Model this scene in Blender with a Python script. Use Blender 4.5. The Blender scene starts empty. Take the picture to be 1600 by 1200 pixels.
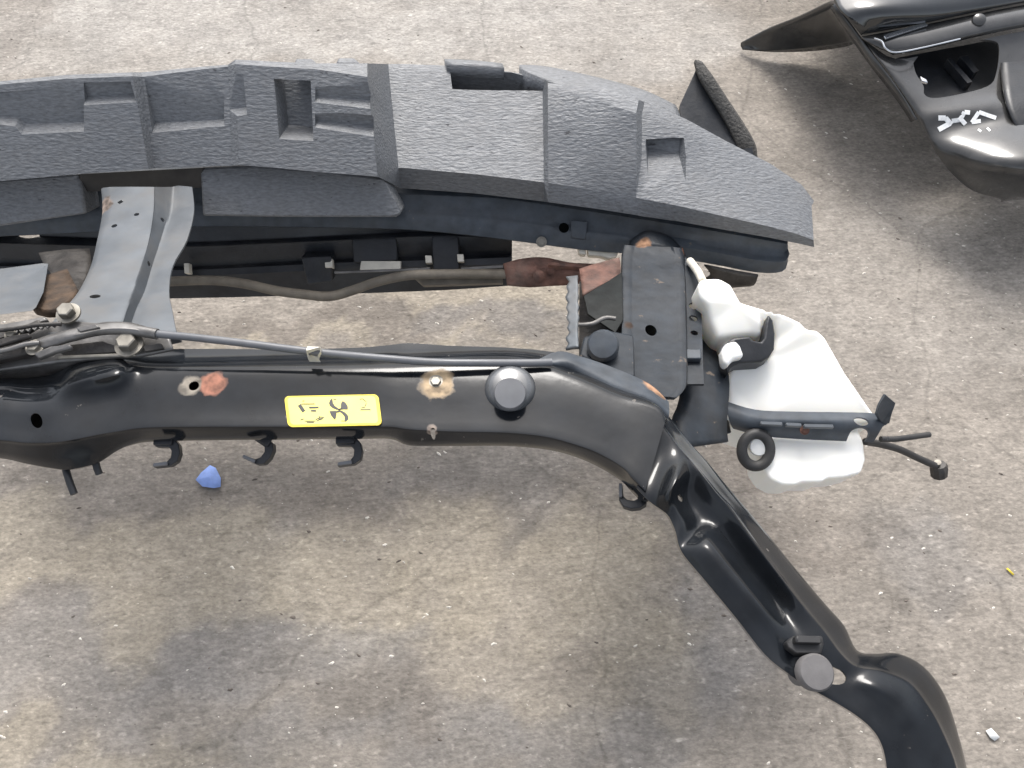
import bpy, bmesh, math, random
from mathutils import Vector, Matrix, noise
random.seed(7)
C = bpy.context.scene.collection
R = math.radians

# ------------------------------------------------------------------ camera, sky, sun, exposure
H, PITCH, F = 1.40, R(62), 1232.0           # camera height, tilt below the horizon, focal length in photo pixels
sc = bpy.context.scene
cd = bpy.data.cameras.new('camera'); cam = bpy.data.objects.new('camera', cd); C.objects.link(cam)
cd.sensor_width = 36; cd.lens = F/1600*36; cd.clip_start = .02; cd.clip_end = 300
cam.location = (0, 0, H); cam.rotation_euler = (R(90)-PITCH, 0, 0)
sc.camera = cam
SUN = Vector((-.03, .66, .75)).normalized()
el = math.asin(SUN.z); az = math.atan2(SUN.x, SUN.y)
w = bpy.data.worlds.new('World'); sc.world = w; w.use_nodes = True
nt = w.node_tree; bg = nt.nodes['Background']
sky = nt.nodes.new('ShaderNodeTexSky'); sky.sky_type = 'NISHITA'; sky.sun_disc = False
sky.sun_elevation = el; sky.sun_rotation = az; sky.dust_density = 4.0; sky.air_density = 1.0; sky.ozone_density = 1.0
hs = nt.nodes.new('ShaderNodeHueSaturation'); hs.inputs['Saturation'].default_value = .35    # thin overcast: the sky is nearly white
nt.links.new(sky.outputs[0], hs.inputs['Color']); nt.links.new(hs.outputs[0], bg.inputs[0]); bg.inputs[1].default_value = .15
sd = bpy.data.lights.new('sun', 'SUN'); so = bpy.data.objects.new('sun', sd); C.objects.link(so)
sd.energy = 1.35; sd.angle = R(20); sd.color = (1, .965, .92)
so.rotation_euler = SUN.to_track_quat('Z', 'Y').to_euler(); so.location = SUN*20
vs = sc.view_settings; vs.view_transform = 'Standard'; vs.look = 'None'; vs.exposure = 0.9; vs.gamma = 1; vs.use_curve_mapping = False

# ------------------------------------------------------------------ measuring helper: photo pixel + known height -> point in the place
FW = Vector((0, math.cos(PITCH), -math.sin(PITCH))); UP = Vector((0, math.sin(PITCH), math.cos(PITCH)))
def ray(u, v): return FW + Vector(((u-800)/F, 0, 0)) - UP*((v-600)/F)
def P(u, v, z):
    d = ray(u, v); return Vector((0, 0, H)) + d*((z-H)/d.z)
def PL(u, v, p0, n):                          # point on a plane
    d = ray(u, v); o = Vector((0, 0, H)); return o + d*((p0-o).dot(n)/d.dot(n))
def px(u, v, z): return (P(u+1, v, z)-P(u, v, z)).length    # metres per photo pixel there

# ------------------------------------------------------------------ materials
def mat(name, col, rough=.5, metal=0, var=.25, scale=40, bump=0, bscale=120, stretch=(1, 1, 1), spec=.5, coat=0, dust=0, spots=(), sss=0, rvar=.1, ior=1.5, chips=None):
    m = bpy.data.materials.new(name); m.use_nodes = True; t = m.node_tree; N = t.nodes.new; L = t.links.new
    b = t.nodes['Principled BSDF']
    geo = N('ShaderNodeNewGeometry'); mp = N('ShaderNodeMapping'); L(geo.outputs['Position'], mp.inputs[0]); mp.inputs['Scale'].default_value = stretch
    n1 = N('ShaderNodeTexNoise'); n1.inputs['Scale'].default_value = scale; n1.inputs['Detail'].default_value = 6; L(mp.outputs[0], n1.inputs[0])
    r = N('ShaderNodeMapRange'); r.inputs[1].default_value = .3; r.inputs[2].default_value = .7
    r.inputs[3].default_value = 1-var; r.inputs[4].default_value = 1+var; L(n1.outputs[0], r.inputs[0])
    mx = N('ShaderNodeMix'); mx.data_type = 'RGBA'; mx.blend_type = 'MULTIPLY'; mx.inputs[0].default_value = 1
    mx.inputs[6].default_value = (*col, 1); L(r.outputs[0], mx.inputs[7]); cur = mx.outputs[2]
    rr = N('ShaderNodeMapRange'); rr.inputs[1].default_value = .3; rr.inputs[2].default_value = .7
    rr.inputs[3].default_value = max(0, rough-rvar); rr.inputs[4].default_value = min(1, rough+rvar)
    n2 = N('ShaderNodeTexNoise'); n2.inputs['Scale'].default_value = scale*.35; n2.inputs['Detail'].default_value = 8; L(mp.outputs[0], n2.inputs[0]); L(n2.outputs[0], rr.inputs[0])
    rcur = rr.outputs[0]; mcur = None
    if dust:                                    # dried dirt film in irregular patches
        n3 = N('ShaderNodeTexNoise'); n3.inputs['Scale'].default_value = 14; n3.inputs['Detail'].default_value = 9; n3.inputs['Roughness'].default_value = .65; L(geo.outputs['Position'], n3.inputs[0])
        d = N('ShaderNodeMapRange'); d.inputs[1].default_value = .45; d.inputs[2].default_value = .75; d.inputs[4].default_value = dust; L(n3.outputs[0], d.inputs[0])
        q = N('ShaderNodeMix'); q.data_type = 'RGBA'; L(d.outputs[0], q.inputs[0]); L(cur, q.inputs[6]); q.inputs[7].default_value = (.20, .185, .165, 1); cur = q.outputs[2]
        ra = N('ShaderNodeMath'); ra.operation = 'MULTIPLY_ADD'; L(d.outputs[0], ra.inputs[0]); ra.inputs[1].default_value = .5; L(rcur, ra.inputs[2]); rcur = ra.outputs[0]
    if chips:                                   # small chips and pits: (noise scale, threshold, colour)
        n4 = N('ShaderNodeTexNoise'); n4.inputs['Scale'].default_value = chips[0]; n4.inputs['Detail'].default_value = 4; n4.inputs['Roughness'].default_value = .6; L(mp.outputs[0], n4.inputs[0])
        d = N('ShaderNodeMapRange'); d.inputs[1].default_value = chips[1]; d.inputs[2].default_value = chips[1]+.03; L(n4.outputs[0], d.inputs[0])
        q = N('ShaderNodeMix'); q.data_type = 'RGBA'; L(d.outputs[0], q.inputs[0]); L(cur, q.inputs[6]); q.inputs[7].default_value = (*chips[2], 1); cur = q.outputs[2]
        ra = N('ShaderNodeMath'); ra.operation = 'MULTIPLY_ADD'; L(d.outputs[0], ra.inputs[0]); ra.inputs[1].default_value = .35; L(rcur, ra.inputs[2]); rcur = ra.outputs[0]
    if spots:                                   # worn or rusty spots with ragged rims
        ns = N('ShaderNodeTexNoise'); ns.inputs['Scale'].default_value = 90; ns.inputs['Detail'].default_value = 5; L(geo.outputs['Position'], ns.inputs[0])
        for (c, rad, scol) in spots:
            vd = N('ShaderNodeVectorMath'); vd.operation = 'DISTANCE'; L(geo.outputs['Position'], vd.inputs[0]); vd.inputs[1].default_value = c
            a = N('ShaderNodeMath'); a.operation = 'MULTIPLY_ADD'; L(ns.outputs[0], a.inputs[0]); a.inputs[1].default_value = rad*.9; L(vd.outputs['Value'], a.inputs[2])
            k = N('ShaderNodeMapRange'); k.inputs[1].default_value = rad*1.25; k.inputs[2].default_value = rad*1.5; k.inputs[3].default_value = 1; k.inputs[4].default_value = 0; L(a.outputs[0], k.inputs[0])
            q = N('ShaderNodeMix'); q.data_type = 'RGBA'; L(k.outputs[0], q.inputs[0]); L(cur, q.inputs[6])
            sm_ = N('ShaderNodeMix'); sm_.data_type = 'RGBA'; sm_.blend_type = 'MULTIPLY'; sm_.inputs[0].default_value = 1; sm_.inputs[6].default_value = (*scol, 1); sr_ = N('ShaderNodeMapRange'); sr_.inputs[1].default_value = .35; sr_.inputs[2].default_value = .65; sr_.inputs[3].default_value = .45; sr_.inputs[4].default_value = 1.25; L(ns.outputs[0], sr_.inputs[0]); L(sr_.outputs[0], sm_.inputs[7]); L(sm_.outputs[2], q.inputs[7]); cur = q.outputs[2]
            ra = N('ShaderNodeMath'); ra.operation = 'MULTIPLY_ADD'; L(k.outputs[0], ra.inputs[0]); ra.inputs[1].default_value = .45; L(rcur, ra.inputs[2]); rcur = ra.outputs[0]
    L(cur, b.inputs['Base Color']); L(rcur, b.inputs['Roughness'])
    b.inputs['Metallic'].default_value = metal; b.inputs['IOR'].default_value = ior; b.inputs['Specular IOR Level'].default_value = spec
    if coat: b.inputs['Coat Weight'].default_value = coat; b.inputs['Coat Roughness'].default_value = .06
    if sss: b.inputs['Subsurface Weight'].default_value = sss; b.inputs['Subsurface Radius'].default_value = (.030, .027, .021); b.inputs['Subsurface Scale'].default_value = 1
    if bump:
        nb = N('ShaderNodeTexNoise'); nb.inputs['Scale'].default_value = bscale; nb.inputs['Detail'].default_value = 4; L(mp.outputs[0], nb.inputs[0])
        bp = N('ShaderNodeBump'); bp.inputs['Strength'].default_value = bump; bp.inputs['Distance'].default_value = .004; L(nb.outputs[0], bp.inputs['Height']); L(bp.outputs[0], b.inputs['Normal'])
    return m
RUST = (.20, .075, .035); RPALE = (.36, .21, .13); TAN = (.42, .31, .19)
M = {}
M['foam'] = mat('grey_foam', (.148, .155, .165), .5, var=.25, scale=340, bump=.55, bscale=260, stretch=(.36, 1, 1), spec=.5, dust=.16, chips=(120, .675, (.07, .07, .075)))
M['foamdark'] = mat('dark_foam', (.06, .057, .052), .7, var=.35, scale=200, bump=.8, bscale=200, dust=.1)
M['paint'] = mat('black_paint', (.010, .0118, .0145), .12, var=.3, scale=30, bump=.08, bscale=22, spec=.32, dust=.03, rvar=.045, chips=(46, .70, (.11, .10, .09)),
    spots=((P(332, 600, .62), .016, (.33, .14, .09)), (P(298, 603, .62), .013, (.25, .22, .18)), (P(684, 600, .62), .020, TAN), (P(676, 672, .615), .007, (.3, .24, .2)),
           (P(1035, 608, .59), .018, RPALE), (P(1064, 776, .60), .0035, RPALE)), ior=1.5)
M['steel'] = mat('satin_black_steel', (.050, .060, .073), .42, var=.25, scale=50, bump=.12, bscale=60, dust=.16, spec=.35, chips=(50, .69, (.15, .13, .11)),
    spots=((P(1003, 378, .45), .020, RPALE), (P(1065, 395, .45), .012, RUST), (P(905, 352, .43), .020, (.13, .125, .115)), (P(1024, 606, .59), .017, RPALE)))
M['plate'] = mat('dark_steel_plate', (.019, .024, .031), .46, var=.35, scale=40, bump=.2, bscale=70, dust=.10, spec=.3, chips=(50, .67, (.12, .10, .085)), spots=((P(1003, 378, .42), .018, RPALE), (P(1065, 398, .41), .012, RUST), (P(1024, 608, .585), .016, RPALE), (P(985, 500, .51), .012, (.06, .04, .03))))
M['deep'] = mat('black_underseal', (.012, .014, .014), .7, var=.4, scale=50, bump=.3, bscale=90, spec=.2, dust=.05)
M['dome'] = mat('grey_cup', (.085, .09, .097), .2, var=.3, scale=40, dust=.1, coat=.4)  # even grey base with a thin clear coat
M['galv'] = mat('galvanised_steel', (.118, .130, .143), .5, metal=.35, var=.16, scale=25, bump=.06, bscale=60, dust=.5,
    spots=((P(280, 322, .50), .012, (.42, .2, .1)), (P(160, 325, .50), .02, (.25, .2, .17))))
M['zinc'] = mat('zinc_plated', (.25, .235, .205), .48, metal=.7, var=.35, scale=60, dust=.5)
M['latch'] = mat('oily_latch_steel', (.16, .155, .15), .4, metal=.5, var=.4, scale=45, bump=.15, bscale=90, dust=.4)
M['grimy'] = mat('greasy_black', (.025, .022, .02), .45, var=.5, scale=50, bump=.4, bscale=90, dust=.3)
M['rust'] = mat('rusty_steel', (.115, .055, .040), .75, var=.5, scale=60, bump=.5, bscale=140, dust=.5)
M['rustb'] = mat('brown_rust', (.055, .034, .020), .8, var=.5, scale=60, bump=.5, bscale=120)
M['plastic'] = mat('black_plastic', (.014, .016, .02), .42, var=.3, scale=40, bump=.1, bscale=200, dust=.12)
M['rubber'] = mat('black_rubber', (.022, .022, .023), .55, var=.2, scale=60, dust=.15)
M['greyrub'] = mat('dusty_grey_rubber', (.12, .115, .115), .7, var=.12, scale=80, bump=.1, bscale=200)
M['cable'] = mat('grey_cable', (.125, .13, .14), .42, var=.12, scale=60, dust=.15)
M['tape'] = mat('brown_loom_tape', (.125, .108, .085), .7, var=.25, scale=50, bump=.2, bscale=150, dust=.2)
M['white'] = mat('white_plastic', (.89, .88, .83), .38, var=.02, scale=8, bump=.05, bscale=25, dust=.02, sss=.35)
M['clipw'] = mat('ivory_plastic', (.68, .64, .55), .5, var=.08, scale=80)
M['gloss'] = mat('gloss_black_paint', (.010, .012, .014), .10, var=.2, scale=20, coat=1, bump=.03, bscale=9, rvar=.04, dust=.05)
M['skirt'] = mat('grey_black_plastic', (.036, .036, .036), .18, var=.25, scale=30, bump=.04, bscale=24, dust=.12, rvar=.07, coat=.5)
M['yellow'] = mat('yellow_label', (.82, .64, .05), .45, var=.06, scale=60)
M['pale'] = mat('overexposed_yellow', (.88, .78, .19), .45, var=.04, scale=60)
M['ink'] = mat('black_ink', (.02, .02, .022), .4, var=.2, scale=60)
M['marker'] = mat('white_marker', (.75, .76, .76), .5, var=.15, scale=200)
M['blue'] = mat('blue_paper', (.25, .36, .72), .8, var=.12, scale=90)
M['wpaper'] = mat('white_paper', (.8, .8, .78), .8, var=.06, scale=90)
M['chip'] = mat('pale_grit', (.60, .56, .50), .8, var=.4, scale=30)
M['dchip'] = mat('dark_grit', (.12, .10, .085), .85, var=.4, scale=30)
M['chrome'] = mat('bright_trim', (.55, .57, .60), .2, metal=1, var=.15, scale=20)

# ------------------------------------------------------------------ object helpers
def root_of(o):
    while o.parent: o = o.parent
    return o
def link(name, me, m, parent=None, smooth=40, origin=None):
    """one mesh object; me is in world coordinates"""
    if m: me.materials.append(M[m] if isinstance(m, str) else m)
    for p in me.polygons: p.use_smooth = True
    me.set_sharp_from_angle(angle=R(smooth))
    o = bpy.data.objects.new(name, me); C.objects.link(o)
    if parent:
        r = root_of(parent); me.transform(Matrix.Translation(-r.location)); o.parent = parent
    else:
        vs_ = [v.co for v in me.vertices]
        c = origin or Vector(((min(v.x for v in vs_)+max(v.x for v in vs_))/2, (min(v.y for v in vs_)+max(v.y for v in vs_))/2, min(v.z for v in vs_)))
        me.transform(Matrix.Translation(-c)); o.location = c
    return o
def tag(o, label=None, cat=None, group=None, kind=None):
    for k, v in (('label', label), ('category', cat), ('group', group), ('kind', kind)):
        if v: o[k] = v
    return o
def thing(name, loc, label, cat, group=None):
    o = bpy.data.objects.new(name, None); C.objects.link(o); o.location = loc; o.empty_display_size = .05
    return tag(o, label, cat, group)
def bevel(o, wd, seg=2, ang=35):
    m = o.modifiers.new('bevel', 'BEVEL'); m.width = wd; m.segments = seg; m.limit_method = 'ANGLE'; m.angle_limit = R(ang); m.use_clamp_overlap = True
    return o
def bm_mesh(bm, name):
    bmesh.ops.recalc_face_normals(bm, faces=bm.faces); me = bpy.data.meshes.new(name); bm.to_mesh(me); bm.free(); return me
def prism_bm(top, vec, bm=None):
    """solid between a polygon and its copy moved by vec"""
    bm = bm or bmesh.new(); vec = Vector(vec)
    a = [bm.verts.new(p) for p in top]; b = [bm.verts.new(Vector(p)+vec) for p in top]
    n = len(a); f1 = bm.faces.new(a); f2 = bm.faces.new(b[::-1])
    for i in range(n): bm.faces.new((a[i], b[i], b[(i+1) % n], a[(i+1) % n]))
    bmesh.ops.triangulate(bm, faces=[f1, f2])
    return bm
def prism(name, top, vec, m, parent=None, bev=.002, seg=2, smooth=35):
    me = bm_mesh(prism_bm(top, vec), name); o = link(name, me, m, parent, smooth)
    if bev: bevel(o, bev, seg)
    return o
def cr(p0, p1, p2, p3, t):
    return .5*((2*p1)+(p2-p0)*t+(2*p0-5*p1+4*p2-p3)*t*t+(3*p1-p0-3*p2+p3)*t**3)
def spline(pts, n):
    pts = [Vector(p) for p in pts]; out = []
    for i in range(len(pts)-1):
        a, b, c, d = pts[max(i-1, 0)], pts[i], pts[i+1], pts[min(i+2, len(pts)-1)]
        for k in range(n): out.append(cr(a, b, c, d, k/n))
    out.append(pts[-1]); return out
def loft(name, rows, m, parent=None, nu=4, nv=3, thick=.0025, off=-1, smooth=50, bev=0):
    """smooth pressed sheet through a grid of points, with its own thickness"""
    g = [spline(r, nv) if nv > 1 else [Vector(p) for p in r] for r in rows]
    if nu > 1:
        cols = [spline([g[i][j] for i in range(len(g))], nu) for j in range(len(g[0]))]
        g = [[cols[j][i] for j in range(len(cols))] for i in range(len(cols[0]))]
    bm = bmesh.new(); V = [[bm.verts.new(p) for p in r] for r in g]
    for i in range(len(V)-1):
        for j in range(len(V[0])-1): bm.faces.new((V[i][j], V[i+1][j], V[i+1][j+1], V[i][j+1]))
    up = sum((f.normal.z for f in (bm.normal_update() or bm.faces)))
    if up < 0: bmesh.ops.reverse_faces(bm, faces=bm.faces)
    me = bpy.data.meshes.new(name); bm.to_mesh(me); bm.free()
    o = link(name, me, m, parent, smooth)
    if thick:
        s = o.modifiers.new('thickness', 'SOLIDIFY'); s.thickness = thick; s.offset = off; s.use_even_offset = False
    if bev: bevel(o, bev)
    return o
def tube_bm(pts, r, seg=10, bm=None, flat=1.0):
    bm = bm or bmesh.new(); n = len(pts); rings = []; nrm = None
    for i, p in enumerate(pts):
        t = (pts[min(i+1, n-1)]-pts[max(i-1, 0)]).normalized()
        if nrm is None: nrm = t.orthogonal() if abs(t.z) > .9 else Vector((0, 0, 1)).cross(t).normalized()
        nrm = (nrm-t*nrm.dot(t)).normalized(); bi = t.cross(nrm)
        rr = r(i/(n-1)) if callable(r) else r
        rings.append([bm.verts.new(p+(nrm*math.cos(a)+bi*math.sin(a)*flat)*rr) for a in [2*math.pi*k/seg for k in range(seg)]])
    for a, b in zip(rings, rings[1:]):
        for k in range(seg): bm.faces.new((a[k], a[(k+1) % seg], b[(k+1) % seg], b[k]))
    bm.faces.new(rings[0][::-1]); bm.faces.new(rings[-1]); return bm
def tube(name, pts, r, m, parent=None, n=6, seg=10, flat=1.0):
    return link(name, bm_mesh(tube_bm(spline(pts, n) if n > 1 else pts, r, seg, flat=flat), name), m, parent, 50)
def lathe_bm(prof, c, axis=(0, 0, 1), seg=28, bm=None):
    """prof: (radius, height) pairs about an axis through c"""
    bm = bm or bmesh.new(); q = Vector(axis).normalized().to_track_quat('Z', 'Y'); c = Vector(c); rings = []
    for (r, h) in prof:
        rings.append([bm.verts.new(c+q @ Vector((max(r, 1e-5)*math.cos(2*math.pi*k/seg), max(r, 1e-5)*math.sin(2*math.pi*k/seg), h))) for k in range(seg)])
    for a, b in zip(rings, rings[1:]):
        for k in range(seg): bm.faces.new((a[k], a[(k+1) % seg], b[(k+1) % seg], b[k]))
    bm.faces.new(rings[0][::-1]); bm.faces.new(rings[-1]); return bm
def lathe(name, prof, c, m, parent=None, axis=(0, 0, 1), seg=28, smooth=45):
    return link(name, bm_mesh(lathe_bm(prof, c, axis, seg), name), m, parent, smooth)
def bake(o):                                     # apply modifiers to the mesh itself
    dg = bpy.context.evaluated_depsgraph_get(); dg.update()
    me = bpy.data.meshes.new_from_object(o.evaluated_get(dg)); old = o.data; o.modifiers.clear(); o.data = me; bpy.data.meshes.remove(old); return o
def cut(o, bms, op='DIFFERENCE', bev=0, seg=2, smooth=35):
    """bore holes / pockets, then drop the cutters"""
    r = root_of(o); tmp = []
    for bm in bms:
        me = bm_mesh(bm, 'cutter'); me.transform(Matrix.Translation(-r.location))
        k = bpy.data.objects.new('cutter', me); C.objects.link(k); k.location = r.location; tmp.append(k)
        b = o.modifiers.new('cut', 'BOOLEAN'); b.object = k; b.operation = op; b.solver = 'EXACT'
    bpy.context.view_layer.update(); bake(o)
    for k in tmp: me = k.data; bpy.data.objects.remove(k); bpy.data.meshes.remove(me)
    for p in o.data.polygons: p.use_smooth = True
    o.data.set_sharp_from_angle(angle=R(smooth))
    if bev: bevel(o, bev, seg)
    wn = o.modifiers.new('normals', 'WEIGHTED_NORMAL'); wn.keep_sharp = True; wn.weight = 100
    return o
def hole(u, v, z, rpx, axis=(0, 0, 1), depth=.03, sq=False):
    c = P(u, v, z); r = rpx*px(u, v, z)
    return lathe_bm([(r, -depth), (r, depth)], c, axis, 4 if sq else 20)
def ellhole(u, v, z, ru, rv, rot=0, depth=.03):
    pts = []
    for k in range(20):
        a = 2*math.pi*k/20; x, y = ru*math.cos(a), rv*math.sin(a)
        pts.append(P(u+x*math.cos(rot)-y*math.sin(rot), v+x*math.sin(rot)+y*math.cos(rot), z)+Vector((0, 0, depth)))
    return prism_bm(pts, (0, 0, -2*depth))
def bolt(c, r, m, parent, name='bolt', axis=(0, 0, 1), h=None):
    h = h or r*.8
    o = lathe(name, [(r*1.45, 0), (r*1.45, h*.22), (r*1.02, h*.26)], c, m, parent, axis, 24)
    k = lathe('bolt_head', [(r, h*.22), (r, h*.92), (r*.85, h), ], c, m, o, axis, 6, 20)
    return o

# ------------------------------------------------------------------ ground: concrete with stains and painted shade
# stains, painted shade and painted light on the concrete: (u, v, half width, half height in photo pixels, kind, amount)
ST = [(150, 1020, 250, 85, 'g', .6), (420, 1010, 190, 70, 'g', .55), (590, 1125, 100, 60, 'd', .5), (735, 770, 45, 45, 'd', .55), (820, 850, 35, 60, 'd', .5), (190, 815, 60, 35, 'd', .5),
      (25, 905, 60, 50, 'd', .45), (1110, 960, 70, 120, 'g', .8), (1080, 1080, 90, 60, 'g', .6), (430, 920, 70, 110, 'g', .55), (1440, 880, 80, 60, 'g', .55), (1390, 820, 90, 60, 'g', .35),
      (300, 770, 300, 40, 'b', .45), (620, 755, 140, 40, 'b', .4), (930, 740, 90, 50, 'b', .35), (1280, 850, 120, 60, 'b', .5), (1250, 900, 60, 50, 'b', .4), (980, 860, 50, 90, 'b', .3),  # brown shade painted under the crossbar and reservoir, among the stains
      (60, 840, 120, 50, 't', .9), (290, 890, 170, 95, 't', .9), (620, 890, 170, 105, 't', .9), (950, 910, 130, 120, 't', .9), (160, 1180, 260, 35, 't', .8), (940, 1090, 150, 70, 't', .5),
      (700, 1000, 130, 60, 't', .5), (760, 460, 220, 26, 't', .8), (520, 505, 300, 18, 'b', .7), (800, 500, 150, 16, 'g', .6), (520, 540, 260, 10, 't', .8), (700, 1150, 90, 60, 'g', .5), (900, 1160, 160, 50, 'g', .5),  # floor shade in the gap below the beam painted brown and grey
      (1010, 1170, 60, 40, 'g', .4), (455, 1160, 120, 30, 'g', .55), (660, 1110, 40, 20, 'b', .6), (880, 1040, 40, 20, 'b', .5), (530, 60, 16, 8, 'd', .5), (480, 20, 400, 60, 'p', .7), (200, 60, 260, 70, 'p', .6),  # far floor painted paler for the stronger light there
      (850, 60, 320, 60, 'p', .7), (20, 40, 40, 60, 'b', .4), (1420, 450, 200, 140, 'p', .25), (1290, 120, 30, 8, 'd', .5), (1310, 155, 60, 20, 'b', .3), (1150, 720, 60, 60, 'b', .6), (1420, 970, 16, 14, 'd', .4),  # far-floor light and the shade below the tank also painted in
      (1500, 930, 14, 60, 'd', .25), (330, 700, 200, 30, 'b', .3), (780, 730, 120, 40, 'g', .4), (1070, 870, 40, 70, 'b', .4), (560, 1010, 100, 30, 'g', .5), (1390, 600, 120, 60, 'b', .25), (300, 780, 120, 20, 'd', .15)]  # includes brown shade painted close below the bar
stw = []
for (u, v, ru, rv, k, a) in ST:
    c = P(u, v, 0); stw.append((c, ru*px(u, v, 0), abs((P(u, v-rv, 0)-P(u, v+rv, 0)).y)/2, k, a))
def axis_pts(lo, hi, step, far):
    a = [lo+step*i for i in range(int((hi-lo)/step)+1)]; s = step; x = a[-1]; y = a[0]
    while x < far: s *= 1.5; x += s; y -= s; a = [y]+a+[x]
    return a
xs = axis_pts(-1.45, 1.45, .014, 40); ys = axis_pts(-.15, 2.6, .014, 40)
verts = []; col = []
TC = {'g': (.205, .192, .179), 'd': (.125, .112, .100), 'b': (.175, .152, .130), 't': (.312, .274, .217), 'p': (.345, .325, .298)}  # 'b' also colours painted shade, 'p' painted light
for y in ys:
    for x in xs:
        p = Vector((x, y, 0)); inside = abs(x) < 1.8 and -.6 < y < 3
        z = (noise.noise(p*7)*.0022+noise.noise(p*30)*.0009) if inside else 0
        verts.append((x, y, z)); c = Vector((.248, .222, .192))
        if inside:
            f = noise.fractal(p*2.3, .8, 2.1, 5); c *= 1+.10*f
            wx = x+.075*noise.fractal(p*7+Vector((3, 1, 9)), .9, 2, 4); wy = y+.075*noise.fractal(p*7+Vector((7, 5, 2)), .9, 2, 4)
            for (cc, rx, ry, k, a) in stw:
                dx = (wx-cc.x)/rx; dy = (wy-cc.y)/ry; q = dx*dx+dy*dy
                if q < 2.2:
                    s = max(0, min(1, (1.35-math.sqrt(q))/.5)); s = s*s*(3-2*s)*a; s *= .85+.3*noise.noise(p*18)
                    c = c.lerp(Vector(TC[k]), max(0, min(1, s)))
        col.append((*c, 1))
faces = [(j*len(xs)+i, j*len(xs)+i+1, (j+1)*len(xs)+i+1, (j+1)*len(xs)+i) for j in range(len(ys)-1) for i in range(len(xs)-1)]
me = bpy.data.meshes.new('ground'); me.from_pydata(verts, [], faces)
ca = me.color_attributes.new('stain_shade', 'FLOAT_COLOR', 'POINT')
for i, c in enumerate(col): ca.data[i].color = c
def concrete():
    m = bpy.data.materials.new('stained_shaded_concrete'); m.use_nodes = True; t = m.node_tree; N = t.nodes.new; L = t.links.new; b = t.nodes['Principled BSDF']
    at = N('ShaderNodeAttribute'); at.attribute_name = 'stain_shade'; geo = N('ShaderNodeNewGeometry')
    mp = N('ShaderNodeMapping'); mp.inputs['Rotation'].default_value = (0, 0, R(-8)); mp.inputs['Scale'].default_value = (.6, 1, 1); L(geo.outputs['Position'], mp.inputs[0])
    cur = at.outputs['Color']
    def layer(scale, lo, hi, a, b_, detail=5, rough=.6, src=mp):
        nonlocal cur
        n = N('ShaderNodeTexNoise'); n.inputs['Scale'].default_value = scale; n.inputs['Detail'].default_value = detail; n.inputs['Roughness'].default_value = rough; L(src.outputs[0], n.inputs[0])
        r = N('ShaderNodeMapRange'); r.inputs[1].default_value = lo; r.inputs[2].default_value = hi; r.inputs[3].default_value = a; r.inputs[4].default_value = b_; L(n.outputs[0], r.inputs[0])
        x = N('ShaderNodeMix'); x.data_type = 'RGBA'; x.blend_type = 'MULTIPLY'; x.inputs[0].default_value = 1; L(cur, x.inputs[6]); L(r.outputs[0], x.inputs[7]); cur = x.outputs[2]; return n
    layer(9, .3, .7, .82, 1.16, 8); layer(55, .3, .7, .78, 1.22, 6, .7); n3 = layer(170, .3, .7, .78, 1.22, 3, .6)
    layer(26, .55, .74, 1, .70, 6, .68); layer(95, .60, .76, 1, 1.55, 3, .55); layer(48, .65, .74, 1, 1.35, 4, .6); layer(120, .60, .74, 1, .72, 3, .5)
    # fine cracks
    cn = N('ShaderNodeTexNoise'); cn.inputs['Scale'].default_value = 6; cn.inputs['Detail'].default_value = 5; L(geo.outputs['Position'], cn.inputs[0])
    mxv = N('ShaderNodeMix'); mxv.data_type = 'VECTOR'; mxv.inputs[0].default_value = .12; L(geo.outputs['Position'], mxv.inputs[4]); L(cn.outputs['Color'], mxv.inputs[5])
    vo = N('ShaderNodeTexVoronoi'); vo.feature = 'DISTANCE_TO_EDGE'; vo.inputs['Scale'].default_value = 1.3; L(mxv.outputs[1], vo.inputs['Vector'])
    cr_ = N('ShaderNodeMapRange'); cr_.inputs[1].default_value = .0; cr_.inputs[2].default_value = .006; cr_.inputs[3].default_value = .80; cr_.inputs[4].default_value = 1; L(vo.outputs[0], cr_.inputs[0])
    x = N('ShaderNodeMix'); x.data_type = 'RGBA'; x.blend_type = 'MULTIPLY'; x.inputs[0].default_value = 1; L(cur, x.inputs[6]); L(cr_.outputs[0], x.inputs[7]); cur = x.outputs[2]
    L(cur, b.inputs['Base Color']); b.inputs['Roughness'].default_value = .82; b.inputs['Specular IOR Level'].default_value = .3
    nb = N('ShaderNodeTexNoise'); nb.inputs['Scale'].default_value = 130; nb.inputs['Detail'].default_value = 6; L(mp.outputs[0], nb.inputs[0])
    bp = N('ShaderNodeBump'); bp.inputs['Strength'].default_value = .5; bp.inputs['Distance'].default_value = .004; L(nb.outputs[0], bp.inputs['Height']); L(bp.outputs[0], b.inputs['Normal'])
    return m
g = link('ground', me, concrete(), None, origin=Vector((0, 0, 0))); tag(g, kind='structure')

# ------------------------------------------------------------------ radiator support
ZT = .62
rs = thing('radiator_support', (P(800, 600, .3).x, P(800, 600, .3).y, 0), 'glossy black radiator support frame with yellow label, bent side arm reaching to the photo bottom', 'car frame')
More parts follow.
